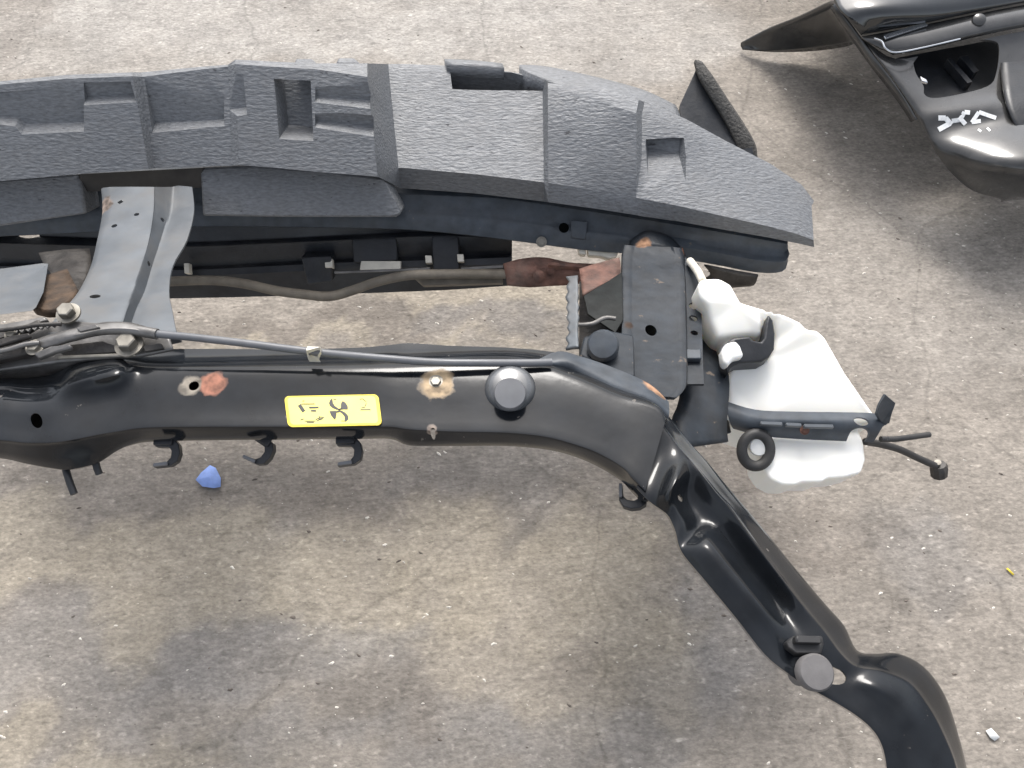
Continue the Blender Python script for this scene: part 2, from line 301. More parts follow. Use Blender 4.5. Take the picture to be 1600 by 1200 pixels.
# crossbar: u : far edge v, flange v, crest v, near crease v, bottom v, crest height offset, face dip
S = [(-140, 600, 608, 616, 690, 720, -.004, 0), (-60, 596, 602, 610, 690, 716, -.004, 0), (0, 586, 590, 598, 690, 716, -.006, 0), (40, 584, 590, 602, 694, 724, -.006, -.001), (80, 578, 584, 600, 694, 731, -.004, 0),
     (110, 562, 570, 590, 690, 733, .008, 0), (150, 556, 562, 580, 682, 724, .014, 0), (185, 552, 559, 572, 676, 703, .014, 0), (210, 550, 560, 571, 672, 694, .002, 0), (240, 546, 563, 573, 670, 690, 0, 0),
     (330, 545, 562, 573, 669, 688, 0, -.001), (450, 546, 560, 572, 669, 687, 0, -.001), (560, 543, 558, 571, 669, 686, 0, -.001), (610, 539, 556, 570, 669, 686, 0, 0), (640, 536, 556, 569, 673, 696, 0, 0),
     (700, 540, 555, 568, 676, 697, 0, 0), (790, 543, 554, 568, 678, 697, 0, 0), (850, 548, 560, 572, 684, 702, 0, 0), (890, 555, 572, 584, 694, 711, 0, 0), (930, 568, 588, 600, 708, 727, 0, 0), (970, 584, 606, 617, 730, 751, 0, 0)]
rows = []
for (u, vf, vg, vc, vn, vb, dz, dip) in S:
    z = ZT+dz
    rows.append([P(u, vf, z-.030), P(u, vg-2, z-.024), P(u, vg+2, z-.012), P(u, vc, z-.002), P(u, vc+6, z-.0002), P(u, vc+14, z+.0006), P(u, vc+(vn-vc)*.35, ZT+.001+dip), P(u, vc+(vn-vc)*.7, ZT+dip), P(u, vn-6, ZT), P(u, vn-1, ZT-.0015), P(u, vn+4, ZT-.009), P(u, vb, ZT-.035), P(u, vb-2, ZT-.05)])
e = [((1012, 600), (1022, 625), (1026, 634), (988, 748), (986, 768)), ((1040, 624), (1042, 648), (1040, 656), (1008, 768), (1003, 785))]
for (f_, g_, c_, n_, b_) in e:
    rows.append([P(*f_, ZT-.03), P(*g_, ZT-.024), P(g_[0], g_[1]+3, ZT-.012), P(*c_, ZT)]+[P(c_[0]+(n_[0]-c_[0])*t, c_[1]+(n_[1]-c_[1])*t, ZT+.001) for t in (.06, .14, .35, .7, .95)]+[P(n_[0], n_[1], ZT-.0015), P(n_[0]-1, n_[1]+4, ZT-.009), P(*b_, ZT-.035), P(b_[0], b_[1]-2, ZT-.05)])
cb = loft('crossbar', rows, 'paint', rs, 4, 2, .0012)
bake(cb)
cut(cb, [hole(303, 603, ZT, 8), ellhole(57, 657, ZT, 9, 12, -.4), hole(676, 672, ZT, 4)], smooth=50)
loft('bar_hole_backing', [[P(r[0], r[2], ZT-.045), P(r[0], (r[2]+r[4])/2+8, ZT-.03), P(r[0], r[4]-4, ZT-.05)] for r in S[2:]], 'grimy', rs, 2, 2, .002)  # dark plate added inside the bar so its holes show black
# side arm
A = [((1046, 652), (1030, 658), (994, 762), .000, (0, 0, 0)), ((1062, 672), (1046, 680), (1006, 776), .000, (-.002, -.002, 0)), ((1076, 690), (1060, 698), (1020, 788), .000, (.004, .006, .006)), ((1090, 706), (1075, 715), (1032, 796), 0, (.016, .019, .016)),
     ((1105, 722), (1090, 732), (1043, 805), 0, (-.008, -.006, .006)), ((1122, 743), (1106, 752), (1050, 818), 0, (-.012, -.016, 0)), ((1140, 765), (1122, 772), (1056, 834), 0, (-.013, -.016, -.002)), ((1158, 786), (1140, 792), (1060, 852), 0, (-.013, -.012, -.005)), ((1176, 807), (1156, 814), (1070, 870), 0, (-.014, .010, .009)),
     ((1215, 855), (1190, 860), (1102, 908), 0, (-.018, .011, .008)), ((1258, 908), (1228, 910), (1150, 966), 0, (-.018, .010, .005)), ((1290, 946), (1260, 952), (1194, 1022), 0, (-.006, .000, .000)), ((1318, 978), (1288, 986), (1230, 1052), 0, (0, -.004, -.004)),
     ((1338, 1016), (1315, 1022), (1262, 1074), -.002, (0, -.002, -.002)), ((1366, 1022), (1340, 1042), (1302, 1096), -.004, (0, 0, 0)), ((1402, 1022), (1380, 1049), (1340, 1120), -.004, (.008, .002, 0)), ((1442, 1042), (1420, 1066), (1366, 1144), -.008, (.010, .004, 0)),
     ((1474, 1084), (1450, 1102), (1380, 1172), -.014, (.004, 0, 0)), ((1494, 1138), (1474, 1146), (1386, 1210), -.020, (.004, .004, 0)), ((1511, 1205), (1496, 1206), (1388, 1252), -.026, (.004, .008, 0)), ((1524, 1300), (1508, 1300), (1392, 1320), -.034, (.004, .008, 0)),
     ((1530, 1400), (1514, 1400), (1396, 1410), -.060, (.004, .006, 0)), ((1440, 1420), (1428, 1424), (1322, 1432), -.20, (.004, .006, 0)), ((1330, 1370), (1320, 1374), (1240, 1380), -.40, (.004, .006, 0)), ((1270, 1330), (1262, 1334), (1190, 1340), -.56, (.004, .006, 0))]
rows = []
ZA = ZT-.004
for (o_, c_, i_, dz, md) in A:
    z = ZA+dz; q = lambda t, d: P(c_[0]+(i_[0]-c_[0])*t, c_[1]+(i_[1]-c_[1])*t, z+d)
    rows.append([P(o_[0]-1, o_[1]+1, z-.045), P(*o_, z-.030), P(c_[0]*.8+o_[0]*.2, c_[1]*.8+o_[1]*.2, z-.008), q(0, 0), q(.05, .0012), q(.32, md[0]), q(.55, md[1]), q(.78, md[2]), q(.97, -.0005), q(1.0, -.006), P(i_[0]-2, i_[1]+1, z-.045)])
arm = loft('side_arm', rows, 'paint', rs, 4, 3, .0025)
bake(arm); cut(arm, [ellhole(1304, 1055, ZA, 22, 13, .3, .05), hole(1064, 776, ZA, 5)], smooth=50)
# corner plate where the bar meets the side plate
cp = loft('corner_plate', [[P(838, 563, .612), P(850, 571, .615), P(862, 577, .607)], [P(872, 549, .606), P(885, 563, .616), P(893, 578, .610)], [P(905, 556, .600), P(917, 575, .612), P(922, 595, .608)], [P(960, 575, .598), P(962, 597, .611), P(965, 618, .606)], [P(1015, 600, .592), P(1020, 620, .607), P(1020, 640, .602)], [P(1045, 628, .586), P(1046, 644, .600), P(1044, 655, .596)]], 'steel', rs, 4, 3, .003)
bake(cp); cut(cp, [prism_bm([P(a, b, .64) for a, b in ((896, 584), (904, 583), (948, 604), (950, 609), (942, 609))], (0, 0, -.06))], smooth=50)
# side plate between bar and bumper beam, with its folded rims
sp = loft('side_plate', [[P(u0, v-2, z-.016), P(u0+2, v, z-.002), P(u0+6, v, z), P(u0+16, v+1, z), P(u0+19, v+1, z-.004), P(u1-16, v+3, z-.004), P(u1-12, v+3, z), P(u1-4, v+4, z), P(u1, v+4, z-.002), P(u1+2, v+2, z-.018)] for (u0, u1, v, z) in
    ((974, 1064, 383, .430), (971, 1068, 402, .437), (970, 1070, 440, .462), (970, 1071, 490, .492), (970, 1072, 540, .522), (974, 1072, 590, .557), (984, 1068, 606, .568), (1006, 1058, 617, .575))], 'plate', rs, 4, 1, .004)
bake(sp); cut(sp, [hole(1018, 516, .506, 9, (0, -.5, .85), .02)], smooth=50)
loft('plate_hole_backing', [[P(905, 440, .40), P(1060, 412, .40)], [P(905, 500, .45), P(1060, 500, .45)], [P(905, 570, .50), P(1060, 600, .50)]], 'grimy', rs, 2, 1, .003)  # dark sheet added behind the side plate so hole and gaps look unlit
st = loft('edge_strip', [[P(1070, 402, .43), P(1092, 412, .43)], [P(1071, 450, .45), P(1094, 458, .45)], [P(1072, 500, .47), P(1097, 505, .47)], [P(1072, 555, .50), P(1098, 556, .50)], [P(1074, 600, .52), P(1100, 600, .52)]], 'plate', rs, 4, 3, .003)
bake(st); cut(st, [hole(1083, 478, .46, 7), hole(1084, 496, .47, 7), hole(1085, 520, .48, 6)])
prism('strip_foot', [P(1068, 545, .51), P(1096, 545, .51), P(1097, 560, .515), P(1068, 560, .515)], (0, 0, -.012), 'steel', rs)
loft('inner_web', [[P(1066, 440, .38), P(1098, 446, .37)], [P(1066, 500, .42), P(1112, 505, .40)], [P(1064, 560, .45), P(1132, 560, .43)], [P(1062, 620, .47), P(1140, 600, .45)], [P(1050, 660, .50), P(1136, 660, .46)], [P(1065, 700, .50), P(1138, 690, .46)]], 'plate', rs, 3, 3, .003)
# left side of the side plate: ribbed strip, dark gusset, round cup
rr = []
for k in range(15):
    v = 432+k*8; z = .470+k*.0052; d = 4 if k % 2 else 0
    rr.append([P(884+d+random.uniform(-1, 2), v, z-.004), P(894+d*.4, v-1, z+(.003 if k % 2 else -.002)), P(903+random.uniform(-1, 1), v-2, z+.004)])
loft('ribbed_strip', rr, 'galv', rs, 2, 2, .004)
prism('gusset', [P(912, 462, .48), P(972, 425, .46), P(974, 500, .50), P(962, 520, .51), P(918, 490, .495)], (0, .004, -.01), 'deep', rs, .001)
loft('gusset_edge', [[P(905, 420, .455), P(930, 412, .455), P(968, 402, .445)], [P(908, 442, .465), P(935, 436, .465), P(970, 425, .455)], [P(910, 462, .475), P(926, 452, .475), P(960, 434, .465)]], 'rust', rs, 3, 3, .003)
prism('cup_bracket', [P(912, 525, .54), P(950, 515, .53), P(990, 522, .53), P(992, 590, .565), P(960, 580, .565), P(905, 555, .555)], (0, 0, -.02), 'plate', rs, .004, 3)
lathe('cup', [(.019, -.02), (.020, .012), (.017, .016), (.013, .0165), (.0, .017)], P(942, 543, .56), 'steel', rs, (-.1, -.3, 1))
tube('strip_wire', [P(905, 508, .53), P(925, 506, .535), P(945, 497, .53), P(962, 498, .53)], .003, 'latch', rs)
# raised cup stamped on the bar with its flat-topped stop
hs = lathe('hood_stop', [(.0290, -.004), (.0283, .002), (.0262, .007), (.022, .011), (.018, .0125)], P(797, 607, ZT), 'dome', rs, (0, 0, 1), 36)
lathe('stop_cap', [(.0165, .005), (.0180, .012), (.0180, .019), (.0165, .021), (0, .0213)], P(797, 622, ZT), 'cable', hs, (0, -.22, 1), 36)
bolt(P(681, 597, ZT), .006, 'zinc', rs, h=.004)
# rubber buffer screwed in the arm
rb = lathe('rubber_buffer', [(.011, -.02), (.011, .010), (.0162, .011), (.0168, .021), (.0150, .0235), (.006, .0242), (0, .0242)], P(1261, 1052, ZA), 'greyrub', rs, (.05, -.1, 1), 36)
prism('buffer_foot', [P(1240, 993, .628), P(1286, 993, .628), P(1288, 1006, .628), P(1284, 1022, .628), P(1246, 1022, .628), P(1232, 1012, .626), P(1228, 1003, .626)], (0, 0, -.012), 'rubber', rb, .002)
prism('buffer_foot', [P(1243, 992, .637), P(1284, 994, .637), P(1286, 1005, .637), P(1243, 1004, .637)], (0, 0, -.014), 'rubber', rb, .002)
# yellow label
zl = ZT+.0026
def LP(x, y, d=0):                              # label coordinates 0..1, 0..1 across its face, heights d above the bar
    a = P(444, 619, zl).lerp(P(591, 616, zl), x); b = P(450, 667, zl).lerp(P(597, 664, zl), x); p = a.lerp(b, y); p.z += d; return p
def rounded(x0, y0, x1, y1, r, asp=3.0, n=5):
    out = []
    for (cx, cy, a0) in ((x1-r, y0+r*asp, -90), (x1-r, y1-r*asp, 0), (x0+r, y1-r*asp, 90), (x0+r, y0+r*asp, 180)):
        for k in range(n+1): a = R(a0+90*k/n); out.append((cx+r*math.cos(a), cy+r*asp*math.sin(a)))
    return out
lab = prism('yellow_label', [LP(x, y) for x, y in rounded(0, 0, 1, 1, .05)], (0, 0, -.0012), 'yellow', rs, 0)
prism('label_glare', [LP(x, y, .0003) for x, y in rounded(.03, .05, .965, .94, .04)], (0, 0, -.0002), 'pale', lab, 0)  # paler middle painted in for the label's overexposed glare
mk = bmesh.new()
def markpoly(pts, grow=1.0):
    c = sum((Vector(p) for p in pts), Vector((0, 0)))/len(pts); prism_bm([LP(c.x+(x-c.x)*grow, c.y+(y-c.y)*grow, .0006) for x, y in pts], (0, 0, -.0002), mk)
Z = lambda pts: [((x-170)/1240, (y-140)/380) for x, y in pts]     # read off the enlarged label
def stroke(pts, wd):
    pts = [Vector((a, b)) for a, b in pts]
    for a, b in zip(pts, pts[1:]):
        d = (b-a).normalized(); n = Vector((-d.y, d.x))*wd*.8; markpoly(Z([a+n, b+n, b-n, a-n]))
markpoly(Z([(800, 192), (770, 215), (755, 245), (762, 275), (790, 300), (830, 318), (870, 326), (880, 320), (850, 300), (820, 278), (802, 245)]), 1.12)
markpoly(Z([(935, 222), (965, 245), (985, 285), (982, 318), (900, 318), (906, 270), (915, 240)]), 1.12)
markpoly(Z([(746, 345), (822, 345), (826, 380), (812, 420), (800, 442), (780, 425), (758, 390)]), 1.12)
markpoly(Z([(868, 338), (910, 345), (950, 370), (975, 405), (970, 440), (940, 465), (925, 462), (930, 410), (905, 375), (870, 350)]), 1.12)
stroke([(822, 352), (870, 346)], 12); stroke([(868, 322), (905, 314)], 12); stroke([(812, 195), (850, 193)], 6); stroke([(880, 462), (925, 465)], 6)
for a, b, wd in (((355, 255), (405, 340), 30), ((385, 245), (560, 247), 7), ((480, 292), (605, 292), 14), ((500, 330), (565, 333), 14), ((400, 210), (430, 205), 6), ((345, 440), (390, 430), 6), ((400, 455), (540, 458), 6), ((425, 472), (520, 474), 7), ((560, 455), (640, 432), 6),
                 ((545, 440), (610, 415), 6), ((585, 440), (660, 415), 6), ((590, 405), (640, 412), 5), ((1150, 331), (1285, 331), 7), ((1160, 200), (1200, 195), 6), ((1200, 195), (1240, 235), 5), ((1240, 250), (1215, 290), 5), ((1165, 308), (1215, 300), 6)):
    stroke([a, b], wd)
link('label_print', bm_mesh(mk, 'label_print'), 'ink', lab)

# small fixings hanging from the near edge of the bar
def wire_clip(o, mirror=1):
    ol = [(-14, 5), (8, 5), (13, -1), (15, -10), (13, -19), (6, -24), (-13, -26), (-13, -22.5), (1, -20), (5, -15), (5.5, -8), (2, -3.5), (-14, -3)]
    o1 = link('hook', bm_mesh(prism_bm([Vector((a/1000*mirror, b/1000, .001+b*.00025)) for a, b in ol], (0, .002, -.010)), 'hook'), 'plastic', origin=Vector((0, 0, 0)))
    o2 = link('tab', bm_mesh(prism_bm([Vector((-.015, -.002, .004)), Vector((.006, -.002, .004)), Vector((.006, .007, .006)), Vector((-.015, .007, .006))], (0, 0, -.004)), 'tab'), 'plastic', origin=Vector((0, 0, 0)))
    o3 = link('tooth', bm_mesh(prism_bm([Vector((-.012, -.0265, -.001)), Vector((.004, -.0245, -.001)), Vector((.004, -.021, .000)), Vector((-.012, -.023, .000))], (0, 0, -.003)), 'tooth'), 'cable', origin=Vector((0, 0, 0)))
    for k in (o1, o2, o3): k.data.transform(Matrix.Translation(k.location)); k.location = (0, 0, 0); k.parent = o; bevel(k, .0010)
def clip_copy(src, loc, rz, label):
    r = src.copy(); C.objects.link(r); r.location = loc; r.rotation_euler = (0, 0, rz); r['label'] = label
    for ch in src.children:
        c = ch.copy(); C.objects.link(c); c.parent = r
    return r
c0 = thing('wire_clip', P(262, 694, .578), 'black plastic wire clip under the crossbar, nearest above the blue scrap', 'wire clip', 'wire clips along the support'); wire_clip(c0)
clip_copy(c0, P(414, 693, .575), R(-32), 'twisted black wire clip under the crossbar, just left below the yellow label')
clip_copy(c0, P(546, 692, .578), R(2), 'black wire clip hanging under the right half of the yellow label')
clip_copy(c0, P(1003, 776, .578), R(-100), 'black wire clip with grey tip at the bend of the arm')
for (u0, v0, u1, v1, lb) in ((100, 730, 116, 772, 'longer black pin sticking out below the widened crossbar end'), (148, 722, 155, 740, 'short black stub pin below the widened crossbar end')):
    tag(tube('hanging_pin', [P(u0, v0-6, .575), P((u0+u1)/2, (v0+v1)/2, .57), P(u1, v1, .565)], .0042, 'plastic', None, 3, 8), lb, 'pin', 'pins under the crossbar')

# galvanised brace from bumper beam to latch
lb = [[(158, 295, .49), (172, 292, .50), (238, 292, .502), (242, 292, .488), (272, 292, .488), (282, 290, .505), (300, 292, .50)],
      [(160, 330, .50), (174, 330, .512), (236, 330, .514), (242, 330, .498), (268, 330, .498), (280, 330, .515), (303, 330, .508)],
      [(152, 375, .52), (160, 375, .535), (226, 375, .537), (236, 375, .52), (255, 375, .52), (268, 375, .537), (292, 375, .53)],
      [(142, 415, .545), (150, 415, .56), (212, 415, .562), (226, 415, .545), (242, 415, .545), (256, 415, .56), (270, 415, .555)],
      [(124, 455, .57), (130, 455, .585), (196, 455, .587), (212, 455, .57), (230, 455, .57), (246, 455, .58), (264, 455, .575)],
      [(100, 485, .595), (106, 485, .608), (182, 485, .61), (200, 485, .595), (216, 485, .592), (240, 485, .597), (269, 485, .592)],
      [(70, 520, .615), (76, 520, .625), (165, 520, .627), (190, 520, .612), (206, 520, .609), (236, 520, .61), (276, 520, .605)],
      [(60, 545, .60), (66, 545, .612), (165, 545, .614), (190, 545, .605), (206, 545, .602), (236, 545, .60), (284, 535, .598)]]
for r in lb:
    zf = r[2][2]; r[2] = (r[2][0]-1, r[2][1], zf); r[3] = (r[3][0]-2, r[3][1], zf-.003); r[4] = (r[4][0]-4, r[4][1], zf-.030); r[5] = (r[5][0]-4, r[5][1], zf-.029); r[6] = (r[6][0], r[6][1], zf-.026)
br = loft('latch_brace', [[P(*p) for p in r] for r in lb], 'galv', rs, 4, 2, .0025)
bake(br); cut(br, [hole(187, 314, .51, 5, sq=True), hole(214, 336, .515, 4), hole(178, 352, .525, 4.5), hole(250, 345, .495, 4, (.85, -.1, .5), .01), hole(230, 413, .54, 4.5, (.85, -.1, .5), .01), ellhole(150, 465, .59, 9, 4.5)], smooth=45)

# ------------------------------------------------------------------ bumper beam
bb = thing('bumper_beam', (P(800, 340, .4).x, P(800, 340, .4).y, 0), 'satin black steel bumper beam running beneath the grey foam', 'bumper beam')
rows = []
for (u, vt, vl, zt, zl_) in ((-120, 318, 375, .425, .375), (150, 284, 362, .425, .375), (300, 280, 354, .425, .375), (480, 290, 355, .415, .372), (640, 302, 359, .402, .365), (780, 309, 373, .402, .362), (900, 326, 389, .404, .362), (1000, 341, 398, .415, .366), (1100, 357, 410, .412, .366), (1180, 371, 425, .408, .364), (1222, 378, 424, .406, .366), (1231, 380, 408, .404, .378)):
    m1 = (vt+vl)/2; rows.append([P(u, vt-40, zt+.002), P(u, vt-2, zt), P(u, vt+2, zt-.002), P(u, m1-6, (zt+zl_)/2+.003), P(u, m1+8, (zt+zl_)/2), P(u, vl-4, zl_+.004), P(u, vl, zl_), P(u, vl-3, zl_-.006), P(u, vl-30, zl_-.012)])
bm_ = loft('beam', rows, 'steel', bb, 3, 2, .004)
bake(bm_); cut(bm_, [hole(881, 356, .382, 8, (0, -.6, .8), .012)], smooth=50)
prism('beam_hole_backing', [P(862, 340, .372), P(905, 343, .372), P(902, 372, .352), P(862, 368, .352)], (0, .002, -.004), 'deep', bb, .001)  # black plate added behind the beam's hole to make it dark
prism('hole_tab', [P(892, 344, .400), P(918, 346, .399), P(915, 374, .380), P(893, 371, .380)], (0, .001, -.004), 'steel', bb, .001)
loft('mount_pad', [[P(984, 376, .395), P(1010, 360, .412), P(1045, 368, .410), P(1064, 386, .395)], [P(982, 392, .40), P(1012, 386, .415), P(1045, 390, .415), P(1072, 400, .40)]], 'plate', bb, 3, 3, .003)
loft('end_return', [[P(1100, 415, .372), P(1150, 424, .368), P(1185, 430, .366)], [P(1110, 430, .35), P(1150, 444, .345), P(1178, 446, .345)], [P(1090, 440, .33), P(1130, 450, .325), P(1160, 448, .325)]], 'grimy', bb, 3, 3, .003)

# ------------------------------------------------------------------ foam energy absorber
fo = thing('foam_absorber', (P(700, 200, .4).x, P(700, 200, .4).y, 0), 'long dark grey foam bumper absorber with notches and bright ledges across the photo top', 'foam absorber')
# columns: lower edge (u, v, z), crest (u, v, z), back edge (u, v)
FC = [((-130, 300, .50), (-130, 145, .590), (-130, 138)), ((0, 283, .50), (0, 132, .590), (0, 127)), ((110, 273, .50), (104, 123, .590), (103, 117)), ((232, 264, .50), (207, 119, .590), (206, 113)),
      ((242, 263, .490), (222, 120, .579), (221, 113)), ((330, 260, .490), (318, 108, .579), (317, 104)), ((362, 259, .492), (356, 104, .580), (356, 101)), ((374, 258, .50), (368, 100, .590), (368, 93)), ((428, 262, .50), (422, 104, .590), (422, 96)),
      ((500, 269, .50), (492, 108, .588), (492, 99)), ((590, 276, .50), (574, 120, .586), (574, 99)),
      ((626, 294, .418), (607, 107, .500), (607, 100), .462), ((640, 295, .416), (630, 106, .497), (630, 100), .461), ((740, 302, .418), (742, 125, .494), (742, 104), .460), ((850, 315, .422), (848, 137, .496), (848, 120), .464),
      ((857, 316, .440), (856, 139, .530), (856, 130), .468), ((930, 326, .438), (940, 160, .535), (942, 138), .464), ((994, 336, .436), (994, 177, .530), (998, 156), .460), ((1003, 338, .436), (1003, 179, .512), (1007, 159), .459), ((1060, 346, .435), (1068, 204, .500), (1072, 186), .463),
      ((1120, 357, .432), (1130, 232, .482), (1134, 220), .463), ((1200, 371, .425), (1200, 268, .466), (1204, 256), .452), ((1245, 380, .42), (1248, 296, .452), (1252, 288), .443), ((1272, 386, .415), (1268, 322, .436), (1272, 314), .430)]
bm = bmesh.new(); rings = []
for (lo, hi, bk, *zm) in FC:
    a = P(*lo); b = P(*hi); c = P(bk[0], bk[1], hi[2]-.001)
    d = c+Vector((0, .012, -.08)); e_ = a+Vector((0, .05, -.006))
    f1 = a.lerp(b, .33); f2 = a.lerp(b, .66)
    if zm:                                       # lower band stands steeper than the face above it
        t = .17; f1 = P(lo[0]+(hi[0]-lo[0])*t, lo[1]+(hi[1]-lo[1])*t, zm[0]); f2 = f1.lerp(b, .5)
    pts = [a, f1, f2, b, c, Vector((d.x, max(d.y, e_.y+.03), min(d.z, e_.z+.02))), e_]
    rings.append([bm.verts.new(p) for p in pts])
for a, b in zip(rings, rings[1:]):
    n = len(a)
    for k in range(n): bm.faces.new((a[k], a[(k+1) % n], b[(k+1) % n], b[k]))
bm.faces.new(rings[0]); bm.faces.new(rings[-1][::-1]); bmesh.ops.triangulate(bm, faces=bm.faces)
fb = link('foam_body', bm_mesh(bm, 'foam_body'), 'foam', fo, 30)
p0 = P(0, 283, .50); p1 = P(590, 276, .50); p2 = P(300, 108, .612); nL = (p1-p0).cross(p2-p0).normalized()
q0 = P(740, 302, .443); q1 = P(1000, 337, .438); q2 = P(940, 160, .535); nR = (q1-q0).cross(q2-q0).normalized()
def pocket(front, depth, p0_, n_, back=None, out=.03, fade=None, deep=None):
    # pulled straight out of the mould; the back may be smaller, or run out to nothing towards its upper edge
    bmk = bmesh.new(); back = back or front
    a = [bmk.verts.new(PL(u, v, p0_, n_)+Vector((0, -out, 0))) for u, v in front]
    k = lambda v: 1 if not fade else max(-.4, min(1.15, (v-fade[0])/(fade[1]-fade[0])))
    b = [bmk.verts.new(PL(u, v, p0_, n_)+(Vector(deep) if deep else Vector((0, depth*k(v), 0)))) for i, (u, v) in enumerate(back)]
    n = len(a); f1 = bmk.faces.new(a); f2 = bmk.faces.new(b[::-1]); side = [bmk.faces.new((a[i], b[i], b[(i+1) % n], a[(i+1) % n])) for i in range(n)]
    bmesh.ops.triangulate(bmk, faces=[f1, f2]+side); return bmk
nP = ((P(1060, 346, .435)-P(1000, 337, .438)).cross(P(1000, 178, .532)-P(1000, 337, .438))).normalized()
pP = P(1003, 310, .459); nQ = (P(1061, 322, .463)-pP).cross(P(1068, 204, .500)-pP).normalized()
def pln(a, b, c): a, b, c = P(*a), P(*b), P(*c); return a, (b-a).cross(c-a).normalized()
pA, nA = pln((0, 283, .50), (232, 264, .50), (104, 123, .590)); pB, nB = pln((242, 263, .490), (330, 260, .490), (222, 120, .579)); pD, nD = pln((374, 258, .50), (590, 276, .50), (422, 104, .590))
cut(fb, [pocket([(-140, 188), (0, 194), (24, 197), (34, 210), (131, 206), (131, 136), (-140, 150)], .020, pA, nA, fade=(140, 205)),
         pocket([(131, 164), (214, 157), (205, 124), (131, 128)], .016, pA, nA, fade=(124, 160)),
         pocket([(238, 208), (330, 202), (350, 200), (346, 114), (226, 124)], .020, pB, nB, fade=(122, 205)),
         pocket([(356, 184), (386, 179), (380, 116), (354, 118)], .016, pD, nD, fade=(116, 180)),
         pocket([(425, 109), (433, 204), (489, 208), (484, 113)], .026, pD, nD, back=[(431, 111), (440, 202), (489, 207), (484, 115)], deep=(0, .034, -.024)),
         pocket([(492, 163), (578, 172), (578, 136), (492, 128)], .019, pD, nD, fade=(128, 168)),
         pocket([(492, 201), (584, 215), (582, 182), (492, 176)], .020, pD, nD, fade=(174, 206)),
         pocket([(1004, 190), (1009, 270), (1078, 290), (1080, 218)], .062, pP, nQ, out=.05, back=[(1012, 194), (1016, 268), (1066, 285), (1066, 216)], fade=(196, 285)),
         prism_bm([P(702, 101, .502)+Vector((0, 0, .04)), P(800, 107, .502)+Vector((0, 0, .04)), P(850, 122, .502)+Vector((0, 0, .04)), P(851, 138, .50)+Vector((0, 0, .04)), P(706, 130, .502)+Vector((0, 0, .04))], (0, 0, -.10))],
    bev=.0012, smooth=30)
# foam blocks below the lip, and a black filler for the shadow gap
prism('lower_block', [P(-130, 300, .475), P(0, 282, .475), P(124, 272, .475), P(135, 334, .43), P(0, 354, .43), P(-130, 372, .43)], (0, .04, -.03), 'foam', fo, .004)
prism('lower_block', [P(312, 262, .475), P(400, 258, .475), P(500, 266, .475), P(598, 277, .475), P(628, 334, .43), P(618, 340, .43), P(450, 340, .43), P(316, 338, .43)], (0, .04, -.03), 'foam', fo, .004)
prism('lower_block', [P(122, 272, .478), P(318, 262, .478), P(318, 293, .445), P(122, 300, .445)], (0, .02, -.02), 'rubber', fo, .002)  # black filler added to stand in for the shaded gap between blocks
# rear rib and the small tabs behind the crest
loft('rear_rib', [[P(694, 92, .50), P(698, 102, .505)], [P(740, 94, .50), P(742, 103, .506)], [P(785, 99, .50), P(788, 107, .505)]], 'foam', fo, 3, 2, .02)
loft('rear_rib', [[P(812, 101, .49), P(812, 106, .498), P(824, 113, .505)], [P(850, 103, .49), P(852, 110, .50), P(862, 130, .51)], [P(905, 114, .49), P(905, 124, .50), P(915, 153, .515)], [P(960, 127, .488), P(960, 138, .50), P(975, 170, .51)], [P(1010, 142, .485), P(1015, 155, .495), P(1030, 190, .50)], [P(1056, 164, .475), P(1062, 178, .48), P(1070, 206, .485)]], 'foam', fo, 4, 2, .03)
for (u, v) in ((474, 92), (540, 91)): prism('rear_tab', [P(u-16, v+8, .580), P(u-12, v-1, .578), P(u+14, v-1, .578), P(u+24, v+8, .580)], (0, 0, -.03), 'foam', fo, .003)
ef = prism('end_flap', [P(1090, 92, .50), P(1094, 94, .50), P(1062, 164, .47), P(1064, 200, .46), P(1140, 246, .44), P(1180, 250, .43), P(1176, 232, .44)], (.0, .0, -.012), 'plastic', fo, .002)
loft('flap_edge', [[P(1086, 93, .507), P(1096, 95, .506), P(1098, 97, .49)], [P(1094, 118, .500), P(1112, 118, .498), P(1115, 120, .48)], [P(1112, 150, .485), P(1134, 152, .482), P(1137, 154, .465)], [P(1136, 190, .465), P(1158, 190, .462), P(1162, 192, .445)], [P(1152, 225, .447), P(1177, 222, .445), P(1180, 224, .43)], [P(1158, 250, .43), P(1182, 246, .43), P(1184, 248, .415)]], 'foamdark', fo, 4, 1, .008)

# ------------------------------------------------------------------ air duct low behind the beam, loom and rusty bracket
du = thing('air_duct', (P(400, 430, 0).x, P(400, 430, .3).y, 0), 'black plastic air duct panel seen through the gap below the beam', 'air duct')
rows = []
for (u, a, b, c, d, e2) in ((-120, 335, 372, 384, 420, 478), (0, 335, 368, 380, 412, 472), (150, 335, 372, 384, 416, 468), (290, 336, 378, 385, 418, 466), (420, 336, 374, 380, 412, 463), (545, 335, 368, 374, 406, 459), (700, 345, 362, 368, 402, 453), (800, 350, 368, 374, 398, 446)):
    rows.append([P(u, a, .375), P(u, b, .342), P(u, b+2, .345), P(u, c, .345), P(u, c+1, .335), P(u, d, .30), P(u, d+4, .305), P(u, d+14, .30), P(u, e2, .25), P(u, e2-8, .23)])
dp = loft('duct_panel', rows, 'plastic', du, 3, 1, .003)
bake(dp); cut(dp, [ellhole(52, 373, .33, 17, 8, 0, .06), hole(80, 405, .32, 8)], smooth=45)
prism('duct_box', [P(548, 358, .345), P(618, 354, .345), P(622, 408, .315), P(552, 412, .315)], (0, .03, -.02), 'plastic', du, .003)
prism('duct_box', [P(674, 352, .345), P(716, 352, .345), P(718, 424, .305), P(676, 424, .305)], (0, .03, -.02), 'plastic', du, .003)
